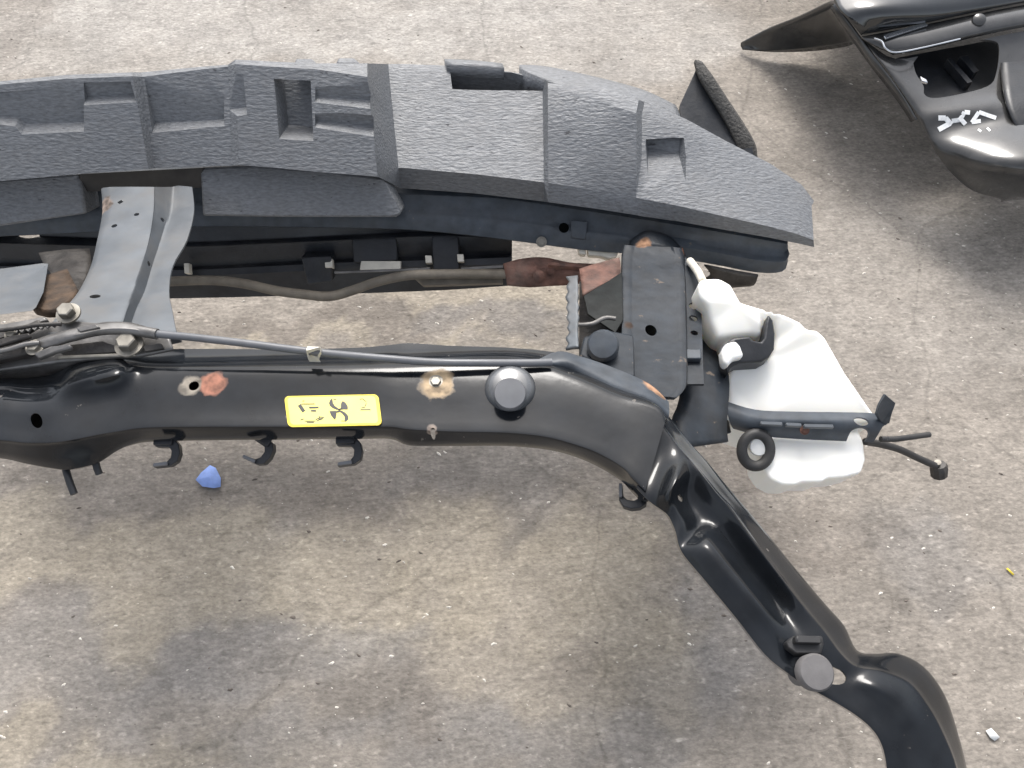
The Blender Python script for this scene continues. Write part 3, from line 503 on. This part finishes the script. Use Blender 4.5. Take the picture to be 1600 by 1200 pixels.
prism('duct_box', [P(470, 402, .33), P(518, 400, .33), P(520, 440, .30), P(480, 446, .30)], (0, .03, -.02), 'plastic', du, .003)
for (u, v, ww, hh) in ((513, 411, 6, 7), (669, 405, 5, 6), (719, 403, 5, 6), (291, 419, 4, 8)):
    prism('duct_clip', [P(u-ww, v-hh, .325), P(u+ww, v-hh, .325), P(u+ww+1, v+hh, .32), P(u-ww+1, v+hh, .32)], (0, .006, -.012), 'clipw', du, .001)
prism('duct_clip', [P(564, 408, .322), P(626, 408, .322), P(626, 420, .318), P(562, 422, .318)], (0, .006, -.008), 'clipw', du, .001)
prism('duct_rail', [P(522, 424, .318), P(672, 418, .318), P(672, 422, .316), P(522, 428, .316)], (0, .006, -.006), 'latch', du, .001)
prism('duct_rail', [P(720, 418, .318), P(786, 414, .318), P(786, 419, .316), P(720, 423, .316)], (0, .006, -.006), 'latch', du, .001)
wl = tube('wiring_loom', [P(a, b, z) for a, b, z in ((225, 446, .33), (265, 440, .335), (330, 438, .335), (380, 443, .335), (430, 454, .335), (475, 460, .335), (515, 463, .335), (550, 454, .335), (590, 440, .335), (640, 430, .335), (700, 428, .33), (790, 428, .33))], .0085, 'tape', None, 6, 10, .8)
tag(wl, 'brown taped wiring loom sagging along the black air duct', 'wiring loom')
tl = prism('duct_end', [P(640, 428, .325), P(784, 424, .325), P(786, 442, .315), P(660, 446, .315)], (0, .01, -.02), 'tape', du, .002)
rk = thing('rusty_bracket', (P(850, 425, .3).x, P(850, 425, .3).y, 0), 'flaky red-brown rusty bracket between the air duct and the side plate', 'bracket')
loft('bracket_plate', [[P(786, 412, .345), P(790, 430, .335), P(792, 446, .325)], [P(815, 404, .35), P(820, 428, .345), P(825, 449, .325)], [P(850, 402, .35), P(855, 424, .345), P(860, 447, .33)], [P(890, 410, .35), P(892, 428, .35), P(895, 445, .33)], [P(925, 412, .35), P(925, 430, .35), P(925, 440, .34)], [P(960, 416, .35), P(960, 430, .35), P(960, 438, .34)]], 'rust', rk, 4, 4, .004)
prism('bracket_rib', [P(858, 409, .362), P(960, 416, .36), P(958, 422, .358), P(856, 414, .36)], (0, 0, -.012), 'rust', rk, .001)
for (u, v) in ((862, 421), (842, 432)): lathe('bracket_lug', [(.008, -.01), (.010, .004), (.006, .007), (0, .0075)], P(u, v, .345), 'rust', rk, (0, -.5, 1), 12)
prism('white_spacer', [P(903, 386, .36), P(915, 387, .36), P(916, 398, .355), P(906, 397, .355)], (0, .01, -.02), 'clipw', rk, .002)
prism('white_spacer', [P(918, 388, .36), P(966, 394, .36), P(964, 402, .355), P(950, 404, .355), P(938, 400, .355), P(920, 399, .355)], (0, .01, -.02), 'clipw', rk, .002)
bolt(P(846, 378, .37), .006, 'zinc', rk, axis=(0, -.6, .8), h=.005)

# ------------------------------------------------------------------ hood latch
hl = thing('hood_latch', (P(120, 540, .62).x, P(120, 540, .62).y, .60), 'greasy steel hood latch with levers and bolts at left photo edge', 'hood latch')
prism('base_plate', [P(-80, 520, .622), P(40, 505, .624), P(110, 500, .628), P(215, 510, .632), P(262, 520, .632), P(270, 545, .628), P(215, 556, .626), P(90, 565, .622), P(-80, 590, .618)], (0, 0, -.006), 'latch', hl, .002)
lv = loft('lever', [[P(30, 541, .643), P(50, 534, .646), P(60, 528, .643)], [P(70, 545, .645), P(85, 527, .652), P(95, 518, .648)], [P(110, 535, .646), P(125, 522, .654), P(130, 510, .650)], [P(160, 524, .646), P(165, 514, .654), P(165, 503, .650)], [P(205, 524, .646), P(205, 514, .653), P(205, 504, .648)], [P(240, 530, .642), P(240, 521, .646), P(240, 514, .642)]], 'latch', hl, 4, 3, .004)
prism('lever_slot_wall', [P(92, 550, .632), P(110, 538, .634), P(160, 532, .634), P(182, 540, .634), P(185, 550, .632), P(100, 556, .630)], (0, 0, -.002), 'grimy', hl, .001)
prism('striker_bar', [P(-60, 530, .640), P(30, 512, .642), P(60, 498, .644), P(64, 504, .644), P(36, 520, .642), P(-60, 542, .640)], (0, 0, -.008), 'grimy', hl, .002)
prism('striker_bar', [P(-60, 508, .638), P(10, 505, .640), P(70, 494, .640), P(74, 500, .640), P(20, 513, .640), P(-60, 520, .636)], (0, 0, -.008), 'latch', hl, .002)
prism('hook_plate', [P(-60, 550, .636), P(20, 533, .640), P(60, 532, .640), P(46, 552, .638), P(-60, 575, .634)], (0, 0, -.01), 'grimy', hl, .003)
prism('spring_wire', [P(90, 555, .636), P(180, 552, .637), P(210, 552, .637), P(212, 556, .636), P(180, 557, .636), P(90, 560, .635)], (0, 0, -.003), 'zinc', hl, .001)
tube('return_spring', [P(10+i*5, 521+(3 if i % 2 else -3)-i*.9, .645) for i in range(18)], .0016, 'latch', hl, 2, 6)
bolt(P(108, 491, .633), .0095, 'zinc', hl, h=.012)
bolt(P(203, 540, .634), .011, 'zinc', hl, h=.014)
bolt(P(55, 543, .644), .007, 'zinc', hl, h=.006)
bolt(P(20, 523, .642), .006, 'zinc', hl, h=.006)
prism('striker_guide', [P(-60, 430, .52), P(0, 424, .53), P(60, 416, .53), P(70, 417, .53), P(30, 446, .55), P(62, 462, .57), P(50, 486, .60), P(0, 492, .60), P(-60, 498, .60)], (0, .01, -.006), 'galv', hl, .002)
loft('latch_body', [[P(20, 448, .535), P(50, 436, .53), P(105, 420, .51)], [P(18, 455, .54), P(60, 452, .545), P(115, 440, .53)], [P(40, 468, .55), P(75, 470, .56), P(120, 452, .55)], [P(55, 480, .57), P(80, 485, .58), P(110, 468, .57)]], 'rustb', hl, 4, 3, .01)
loft('latch_shroud', [[P(60, 395, .45), P(100, 390, .46), P(140, 388, .45)], [P(70, 415, .47), P(105, 410, .48), P(142, 410, .48)], [P(90, 440, .50), P(115, 440, .51), P(135, 440, .50)], [P(100, 465, .53), P(112, 468, .54), P(122, 465, .53)]], 'grimy', hl, 3, 3, .006)
tube('release_rod', [P(-40, 556, .646), P(10, 547, .650), P(40, 538, .652), P(62, 536, .650)], .0028, 'latch', hl, 4, 8)
tube('release_rod', [P(-40, 520, .650), P(20, 514, .652), P(58, 508, .652), P(96, 506, .648)], .0024, 'grimy', hl, 4, 8)
prism('pawl', [P(52, 552, .650), P(78, 541, .652), P(110, 538, .652), P(112, 543, .650), P(82, 551, .650), P(60, 560, .648)], (0, 0, -.006), 'latch', hl, .0015)
prism('pawl', [P(-10, 532, .652), P(18, 524, .654), P(46, 520, .654), P(48, 526, .652), P(20, 534, .652), P(-8, 542, .650)], (0, 0, -.005), 'grimy', hl, .0015)
prism('stop_tab', [P(118, 512, .656), P(150, 506, .657), P(156, 511, .656), P(124, 518, .655)], (0, 0, -.004), 'latch', hl, .001)
prism('stop_tab', [P(222, 540, .636), P(252, 536, .636), P(256, 544, .634), P(226, 549, .634)], (0, 0, -.004), 'grimy', hl, .001)
# rough grease and dirt packed around the pivot
loft('latch_skirt', [[P(-60, 566, .62), P(-60, 596, .60), P(-60, 612, .585)], [P(30, 560, .62), P(40, 588, .60), P(40, 604, .585)], [P(100, 560, .62), P(95, 576, .61), P(95, 585, .60)], [P(170, 556, .62), P(165, 562, .615), P(162, 568, .61)]], 'grimy', hl, 3, 3, .004)

# ------------------------------------------------------------------ release cable
rc = tube('release_cable', [P(a, b, z) for a, b, z in ((205, 515, .645), (240, 521, .645), (300, 527, .645), (380, 536, .644), (450, 545, .642), (520, 553, .640), (600, 560, .637), (680, 566, .633), (760, 567, .630), (830, 567, .627), (862, 566, .624))], .0044, 'cable', None, 6, 12)
tag(rc, 'thin grey hood release cable stretched along the crossbar', 'cable')
tube('ferrule', [P(204, 515, .645), P(246, 522, .645)], .0062, 'latch', rc, 1, 12)
cc = prism('cable_clip', [P(480, 541, .650), P(501, 542, .650), P(500, 549, .651), P(496, 556, .644), P(499, 562, .632), P(481, 561, .632), P(483, 555, .644), P(478, 548, .651)], (0, .001, -.008), 'clipw', rc, .0015)

# ------------------------------------------------------------------ washer reservoir
wr = thing('washer_reservoir', (P(1250, 640, .2).x, P(1250, 640, .2).y, 0), 'white plastic washer fluid reservoir with black strap beyond the bent frame corner', 'reservoir')
def slab(pts, vec, bev, seg=4):
    o = bpy.data.objects.new('tmp', bm_mesh(prism_bm([P(*p) for p in pts], vec), 'tmp')); C.objects.link(o); bevel(o, bev, seg, 30); bake(o); me_ = o.data; bpy.data.objects.remove(o); return me_
tm = bmesh.new()
parts = [slab([(1150, 468, .49), (1168, 474, .49), (1192, 481, .49), (1226, 490, .485), (1252, 502, .48), (1262, 514, .477), (1278, 515, .475), (1290, 526, .47), (1322, 582, .45), (1358, 634, .43), (1372, 652, .425), (1360, 664, .415), (1190, 662, .415), (1140, 646, .42), (1138, 600, .43), (1141, 578, .44), (1152, 568, .445), (1190, 566, .448), (1206, 555, .452), (1211, 530, .46), (1208, 505, .47), (1199, 494, .475), (1196, 520, .465), (1188, 535, .46), (1176, 526, .462), (1135, 526, .46), (1118, 530, .455), (1110, 505, .465), (1106, 475, .475)], (.0, .01, -.115), .012),
         slab([(1090, 440, .500), (1100, 434, .502), (1125, 433, .503), (1143, 443, .503), (1158, 470, .497), (1192, 498, .487), (1190, 528, .470), (1176, 524, .471), (1122, 530, .468), (1110, 500, .480), (1105, 474, .495), (1093, 464, .497)], (0, .01, -.07), .011),
         slab([(1128, 540, .458), (1150, 531, .46), (1158, 545, .455), (1163, 556, .45), (1148, 562, .45), (1136, 575, .445), (1130, 570, .443)], (0, .01, -.04), .006),
         slab([(1184, 664, .402), (1240, 664, .404), (1340, 668, .404), (1350, 690, .402), (1353, 718, .399), (1346, 739, .396), (1318, 746, .395), (1293, 747, .395), (1285, 753, .395), (1252, 753, .395), (1244, 758, .394), (1222, 757, .394), (1203, 747, .396), (1190, 728, .398)], (.0, .012, -.07), .012, 5)]
for p in parts: tm.from_mesh(p); bpy.data.meshes.remove(p)
me = bpy.data.meshes.new('tank'); tm.to_mesh(me); tm.free()
tk = link('tank', me, 'white', wr, 80)
rm = tk.modifiers.new('remesh', 'REMESH'); rm.mode = 'VOXEL'; rm.voxel_size = .0022; rm.use_smooth_shade = True
sm = tk.modifiers.new('smooth', 'SMOOTH'); sm.factor = .5; sm.iterations = 6
bake(tk)
for p in tk.data.polygons: p.use_smooth = True
sr = loft('strap', [[P(1132, 626, .432), P(1135, 636, .437), P(1138, 652, .433), P(1142, 664, .42), P(1146, 670, .405)], [P(1180, 640, .432), P(1182, 652, .436), P(1186, 664, .432), P(1188, 674, .421), P(1190, 681, .405)], [P(1240, 643, .432), P(1240, 655, .436), P(1242, 664, .432), P(1244, 676, .42), P(1246, 686, .405)],
    [P(1310, 644, .432), P(1310, 656, .436), P(1312, 666, .432), P(1312, 678, .421), P(1312, 689, .405)], [P(1356, 645, .434), P(1358, 656, .436), P(1360, 668, .432), P(1360, 680, .421), P(1360, 691, .405)], [P(1382, 648, .43), P(1386, 660, .432), P(1387, 670, .430), P(1388, 680, .42), P(1390, 688, .405)]], 'steel', wr, 4, 3, .003)
bake(sr); cut(sr, [ellhole(1346, 658, .436, 12, 5.5, .2), ellhole(1344, 678, .424, 16, 7, .1), ellhole(1382, 680, .42, 11, 12, .3)], smooth=50)
for (u0, u1, v) in ((1188, 1222, 661), (1228, 1252, 663), (1256, 1302, 665)): prism('strap_rib', [P(u0, v-3, .441), P(u1, v-2, .441), P(u1+2, v+3, .440), P(u0, v+2, .440)], (0, 0, -.006), 'galv', sr, .0015)
bolt(P(1257, 672, .429), .0045, 'rust', wr, 'strap_bolt', (0, -.5, 1), .004)
prism('strap_ear', [P(1370, 648, .45), P(1374, 634, .47), P(1384, 616, .485), (P(1388, 620, .48)), P(1400, 630, .47), P(1394, 646, .455), P(1390, 662, .435), P(1378, 662, .432)], (0, .004, -.006), 'steel', wr, .001)
pk = prism('pump_clip', [P(1130, 546, .478), P(1136, 534, .482), P(1146, 528, .484), (P(1172, 525, .485)), P(1176, 531, .484), P(1190, 534, .483), P(1195, 527, .485), P(1197, 505, .49), P(1201, 490, .493), P(1208, 500, .49), P(1211, 520, .484), P(1210, 545, .476), P(1202, 558, .472), P(1190, 565, .470), P(1155, 567, .470), P(1142, 574, .468), P(1138, 585, .465), P(1132, 570, .470)], (0, .004, -.03), 'plastic', wr, .004, 3)
prism('pump_tab', [P(1128, 548, .488), P(1134, 536, .491), P(1150, 532, .492), P(1157, 540, .490), P(1163, 557, .486), P(1147, 560, .485), P(1138, 572, .482), P(1130, 566, .484)], (0, .004, -.022), 'white', wr, .004, 3)
tube('overflow_line', [P(1130, 560, .42), P(1126, 600, .41), P(1128, 640, .40), P(1136, 676, .38)], .006, 'rubber', wr)
gr = link('pump_grommet', bm_mesh(tube_bm([P(1181, 703, .412)+Vector((.0190*math.cos(a), .021*math.sin(a)*.9, .021*math.sin(a)*.55)) for a in [2*math.pi*k/40 for k in range(41)]], .0075, 12), 'pump_grommet'), 'rubber', wr, 60)
lathe('pump_cap', [(.014, -.01), (.014, .0), (.012, .003), (0, .0035)], P(1186, 697, .413), 'white', gr, (-.1, -.55, .85), 28)
hz = [P(a, b, z) for a, b, z in ((1352, 690, .39), (1376, 694, .37), (1405, 702, .35), (1435, 716, .32), (1462, 728, .30))]
tube('hose', hz, .0052, 'rubber', wr)
hc = thing('connector_plug', P(1468, 732, .28), 'rusty dark plug on the black hose end right of the reservoir', 'plug')
lathe('plug_body', [(.006, -.014), (.012, -.012), (.013, .004), (.010, .010), (0, .011)], P(1467, 733, .29), 'grimy', hc, (-.3, .4, .8), 10, 30)
lathe('plug_pin', [(.004, .008), (.005, .014), (0, .0145)], P(1464, 730, .292), 'zinc', hc, (-.3, .2, .9), 10)
tube('plug_lead', [P(1458, 738, .28), P(1466, 746, .27), P(1476, 742, .27)], .003, 'rubber', hc)
tube('breather_hose', [P(1376, 686, .39), P(1400, 686, .385), P(1430, 682, .38), P(1452, 679, .375)], .0042, 'rubber', wr)
tube('filler_link', [P(1078, 408, .44), P(1090, 424, .46), P(1098, 440, .475)], .006, 'clipw', wr)

# ------------------------------------------------------------------ bumper cover lying upper right
bc = thing('bumper_cover', (P(1500, 150, 0).x, P(1500, 150, 0).y, 0), 'glossy black bumper cover end with fog lamp opening lying on concrete', 'bumper cover')
loft('upper_panel', [[P(1390, -330, .03), P(1480, -350, .04), P(1640, -380, .05), P(1900, -420, .05)], [P(1320, -170, .17), P(1430, -190, .22), P(1600, -220, .24), P(1800, -260, .24)], [P(1296, -60, .276), P(1375, -85, .300), P(1560, -120, .305), P(1760, -150, .305)], [P(1303, 0, .280), P(1362, -14, .306), P(1470, -32, .309), P(1720, -80, .302)], [P(1322, 26, .284), P(1385, 14, .307), P(1500, -6, .298), P(1720, -45, .295)], [P(1342, 50, .264), P(1430, 34, .276), P(1560, 8, .28), P(1720, -20, .28)], [P(1346, 56, .245), P(1432, 40, .256), P(1560, 13, .265), P(1720, -16, .265)]], 'gloss', bc, 4, 4, .004)  # unseen rear rows added, sloping to the floor to block the sun
loft('trim_strip', [[P(1346, 57, .250), P(1432, 41, .258), P(1560, 15, .268), P(1720, -14, .268)], [P(1360, 66, .252), P(1440, 52, .262), P(1560, 28, .27), P(1720, 0, .27)], [P(1385, 80, .245), P(1448, 70, .255), P(1560, 44, .262), P(1720, 15, .262)], [P(1395, 86, .235), P(1450, 76, .243), P(1560, 50, .25), P(1720, 22, .25)]], 'skirt', bc, 4, 3, .004)
tube('chrome_line', [P(1366, 60, .262), P(1378, 65, .262), P(1384, 76, .258), P(1400, 82, .254), P(1440, 75, .258), P(1500, 61, .262)], .0020, 'chrome', bc)
prism('trim_badge', [P(1380, 55, .2625), P(1446, 34, .268), P(1450, 39, .268), P(1384, 60, .2625)], (0, 0, -.004), 'chrome', bc, .001)
lathe('fog_sensor', [(.014, -.002), (.014, .004), (.012, .006), (0, .0065)], P(1529, 32, .27), 'skirt', bc, (-.2, -.4, .9), 24)
rows = [[P(1348, 60, .240), P(1364, 72, .235), P(1400, 92, .225), P(1460, 82, .235), P(1560, 56, .24), P(1720, 28, .24)],
        [P(1372, 92, .228), P(1384, 98, .228), P(1420, 102, .222), P(1480, 92, .226), P(1570, 72, .23), P(1720, 50, .23)],
        [P(1396, 124, .215), P(1408, 126, .218), P(1440, 128, .212), P(1495, 120, .212), P(1572, 108, .215), P(1720, 95, .215)],
        [P(1420, 160, .200), P(1432, 160, .206), P(1462, 158, .206), P(1510, 148, .206), P(1575, 140, .208), P(1720, 130, .208)],
        [P(1434, 184, .190), P(1446, 184, .198), P(1475, 178, .205), P(1520, 170, .210), P(1580, 162, .212), P(1720, 158, .212)],
        [P(1446, 208, .176), P(1456, 206, .184), P(1484, 200, .188), P(1532, 194, .196), P(1590, 190, .208), P(1720, 188, .216)],
        [P(1462, 238, .160), P(1472, 236, .170), P(1498, 231, .186), P(1540, 226, .205), P(1600, 223, .224), P(1720, 222, .236)],
        [P(1488, 272, .125), P(1496, 268, .138), P(1518, 264, .170), P(1554, 259, .203), P(1610, 257, .224), P(1720, 257, .236)],
        [P(1520, 298, .080), P(1526, 295, .092), P(1542, 290, .122), P(1572, 285, .160), P(1620, 284, .182), P(1720, 284, .195)],
        [P(1560, 310, .040), P(1564, 309, .052), P(1575, 307, .066), P(1596, 305, .085), P(1640, 305, .09), P(1720, 305, .09)],
        [P(1564, 316, .010), P(1568, 315, .016), P(1580, 313, .022), P(1600, 312, .030), P(1640, 312, .03), P(1720, 312, .03)]]
lw = loft('lower_skirt', rows, 'skirt', bc, 4, 3, .004)
bake(lw); cut(lw, [prism_bm([P(p.x, p.y, .214)+Vector((0, 0, .06)) for p in spline([(a, b, 0) for a, b in ((1424, 104), (1438, 93), (1490, 81), (1540, 77), (1555, 84), (1557, 114), (1546, 131), (1500, 143), (1462, 149), (1446, 144), (1444, 132), (1430, 116), (1424, 104))], 4)[:-1]], (0, 0, -.12))], smooth=50)
prism('fog_housing', [P(a, b, .165) for a, b in ((1400, 90), (1560, 60), (1580, 140), (1450, 165))], (0, 0, -.01), 'plastic', bc, .002)
prism('fog_fin', [P(1480, 92, .19), P(1486, 90, .19), P(1520, 128, .185), P(1512, 130, .185)], (0, 0, -.02), 'plastic', bc, .001)
prism('fog_fin', [P(1500, 88, .19), P(1512, 86, .19), P(1530, 110, .185), P(1522, 114, .185)], (0, 0, -.02), 'plastic', bc, .001)
prism('fog_tab', [P(1438, 119, .206), P(1448, 124, .206), P(1450, 129, .204), P(1440, 126, .204)], (0, 0, -.006), 'chrome', bc, .001)
loft('grille_mesh', [[P(1562, 78, .216), P(1620, 68, .216), P(1720, 60, .216)], [P(1566, 120, .221), P(1620, 118, .221), P(1720, 116, .221)], [P(1574, 165, .219), P(1620, 165, .222), P(1720, 165, .222)], [P(1592, 205, .206), P(1630, 205, .206), P(1720, 205, .206)], [P(1604, 228, .188), P(1640, 228, .188), P(1720, 228, .188)]], 'plastic', bc, 4, 3, .004)
loft('inner_flank', [[P(1158, 66, .022), P(1158, 72, .012), P(1160, 78, .010)], [P(1200, 44, .08), P(1205, 62, .05), P(1210, 80, .02)], [P(1250, 24, .16), P(1262, 50, .09), P(1270, 78, .03)], [P(1296, 2, .25), P(1316, 36, .15), P(1325, 70, .06)], [P(1308, 4, .27), P(1330, 40, .19), P(1342, 62, .12)]], 'skirt', bc, 4, 3, .004)
loft('side_flange', [[P(1306, 4, .274), P(1298, 12, .262)], [P(1344, 56, .243), P(1332, 60, .225)], [P(1372, 94, .226), P(1360, 100, .208)], [P(1396, 126, .213), P(1384, 130, .192)], [P(1420, 161, .198), P(1410, 165, .178)], [P(1434, 186, .188), P(1426, 190, .17)]], 'skirt', bc, 4, 2, .004)
mk = bmesh.new()
def skirt_z(u, v):                                # height of the skirt's outer face along the written band
    return .205-.0004*(v-170)+.0
dgm = bpy.context.evaluated_depsgraph_get()
def on_skirt(u, v):
    o = Vector((0, 0, H))-lw.matrix_world.translation; d = ray(u, v).normalized(); ok, loc, nn, _ = lw.ray_cast(o-bc.location+lw.matrix_world.translation if False else Vector((0, 0, H))-bc.location, d)
    return (loc+bc.location-d*.0012) if ok else P(u, v, .2)
bpy.context.view_layer.update()
ZS = lambda x, y: (1150+x*.28125, y*.28125)
def mstroke(pts, wd):
    for (a, b) in zip(pts, pts[1:]):
        A_ = Vector(ZS(*a)); B_ = Vector(ZS(*b)); d = (B_-A_).normalized(); n = Vector((-d.y, d.x))*wd*.28/2
        prism_bm([on_skirt(*q) for q in (A_+n, B_+n, B_-n, A_-n)], (0, 0, -.0006), mk)
mstroke([(1125, 655), (1165, 655), (1190, 685), (1125, 720)], 28); mstroke([(1160, 655), (1200, 690)], 24)
mstroke([(1200, 672), (1245, 665), (1270, 622), (1300, 625)], 24); mstroke([(1240, 650), (1275, 690)], 24)
mstroke([(1310, 680), (1350, 622), (1400, 640), (1445, 655)], 22); mstroke([(1310, 678), (1360, 672)], 22); mstroke([(1345, 718), (1362, 730)], 12); mstroke([(1395, 710), (1412, 726)], 12)
link('marker_writing', bm_mesh(mk, 'marker_writing'), 'marker', lw)

# ------------------------------------------------------------------ litter on the concrete
def scrap(name, pts, m, label, cat, crease=.004):
    ctr = sum((P(u, v, 0) for u, v in pts), Vector())/len(pts)
    bm = bmesh.new(); c = bm.verts.new(ctr+Vector((0, 0, .004+crease))); vs2 = [bm.verts.new(P(u, v, 0)+Vector((0, 0, .003+random.random()*crease))) for u, v in pts]
    for i in range(len(vs2)): bm.faces.new((c, vs2[i], vs2[(i+1) % len(vs2)]))
    o = link(name, bm_mesh(bm, name), m, None, 10); s = o.modifiers.new('thickness', 'SOLIDIFY'); s.thickness = .0008
    return tag(o, label, cat)
scrap('paper_scrap', [(308, 752), (316, 740), (330, 729), (338, 732), (346, 748), (346, 762), (336, 765), (318, 762)], 'blue', 'small blue crumpled scrap on the concrete below the crossbar', 'scrap', .008)
scrap('paper_scrap', [(1538, 1142), (1546, 1138), (1560, 1152), (1552, 1158), (1544, 1153)], 'wpaper', 'small white scrap on the concrete right of the arm', 'scrap')
scrap('straw_bit', [(1570, 889), (1573, 888), (1583, 898), (1581, 900)], 'yellow', 'tiny yellow sliver on the concrete near the right photo edge', 'sliver', .002)
def grit(name, n, m, smin, smax, seed):
    rnd = random.Random(seed); bm = bmesh.new()
    for i in range(n):
        x, y = rnd.uniform(-1.4, 1.4), rnd.uniform(0, 2.5); s = smin+(smax-smin)*rnd.random()**4
        a = rnd.uniform(-.7, .5); k = rnd.uniform(3, 6); nn = 5
        zz = (noise.noise(Vector((x, y, 0))*7)*.0022+noise.noise(Vector((x, y, 0))*30)*.0009)
        top = bm.verts.new((x, y, zz+s*.45)); ring = []
        for j in range(nn):
            t = 2*math.pi*j/nn+rnd.uniform(-.4, .4); rx, ry = s*1.5*math.cos(t)*rnd.uniform(.7, 1.2), s*.7*math.sin(t)*rnd.uniform(.7, 1.2)
            ring.append(bm.verts.new((x+rx*math.cos(a)-ry*math.sin(a), y+rx*math.sin(a)+ry*math.cos(a), zz-.0005)))
        for j in range(nn): bm.faces.new((top, ring[j], ring[(j+1) % nn]))
    o = link(name, bm_mesh(bm, name), m, None, 10); tag(o, kind='stuff'); return o
tag(grit('pale_grit', 4200, 'chip', .0010, .0048, 3), 'pale grit and paint flecks strewn over the concrete', 'grit')
tag(grit('dark_grit', 1800, 'dchip', .001, .005, 5), 'dark dirt crumbs strewn over the concrete', 'dirt')
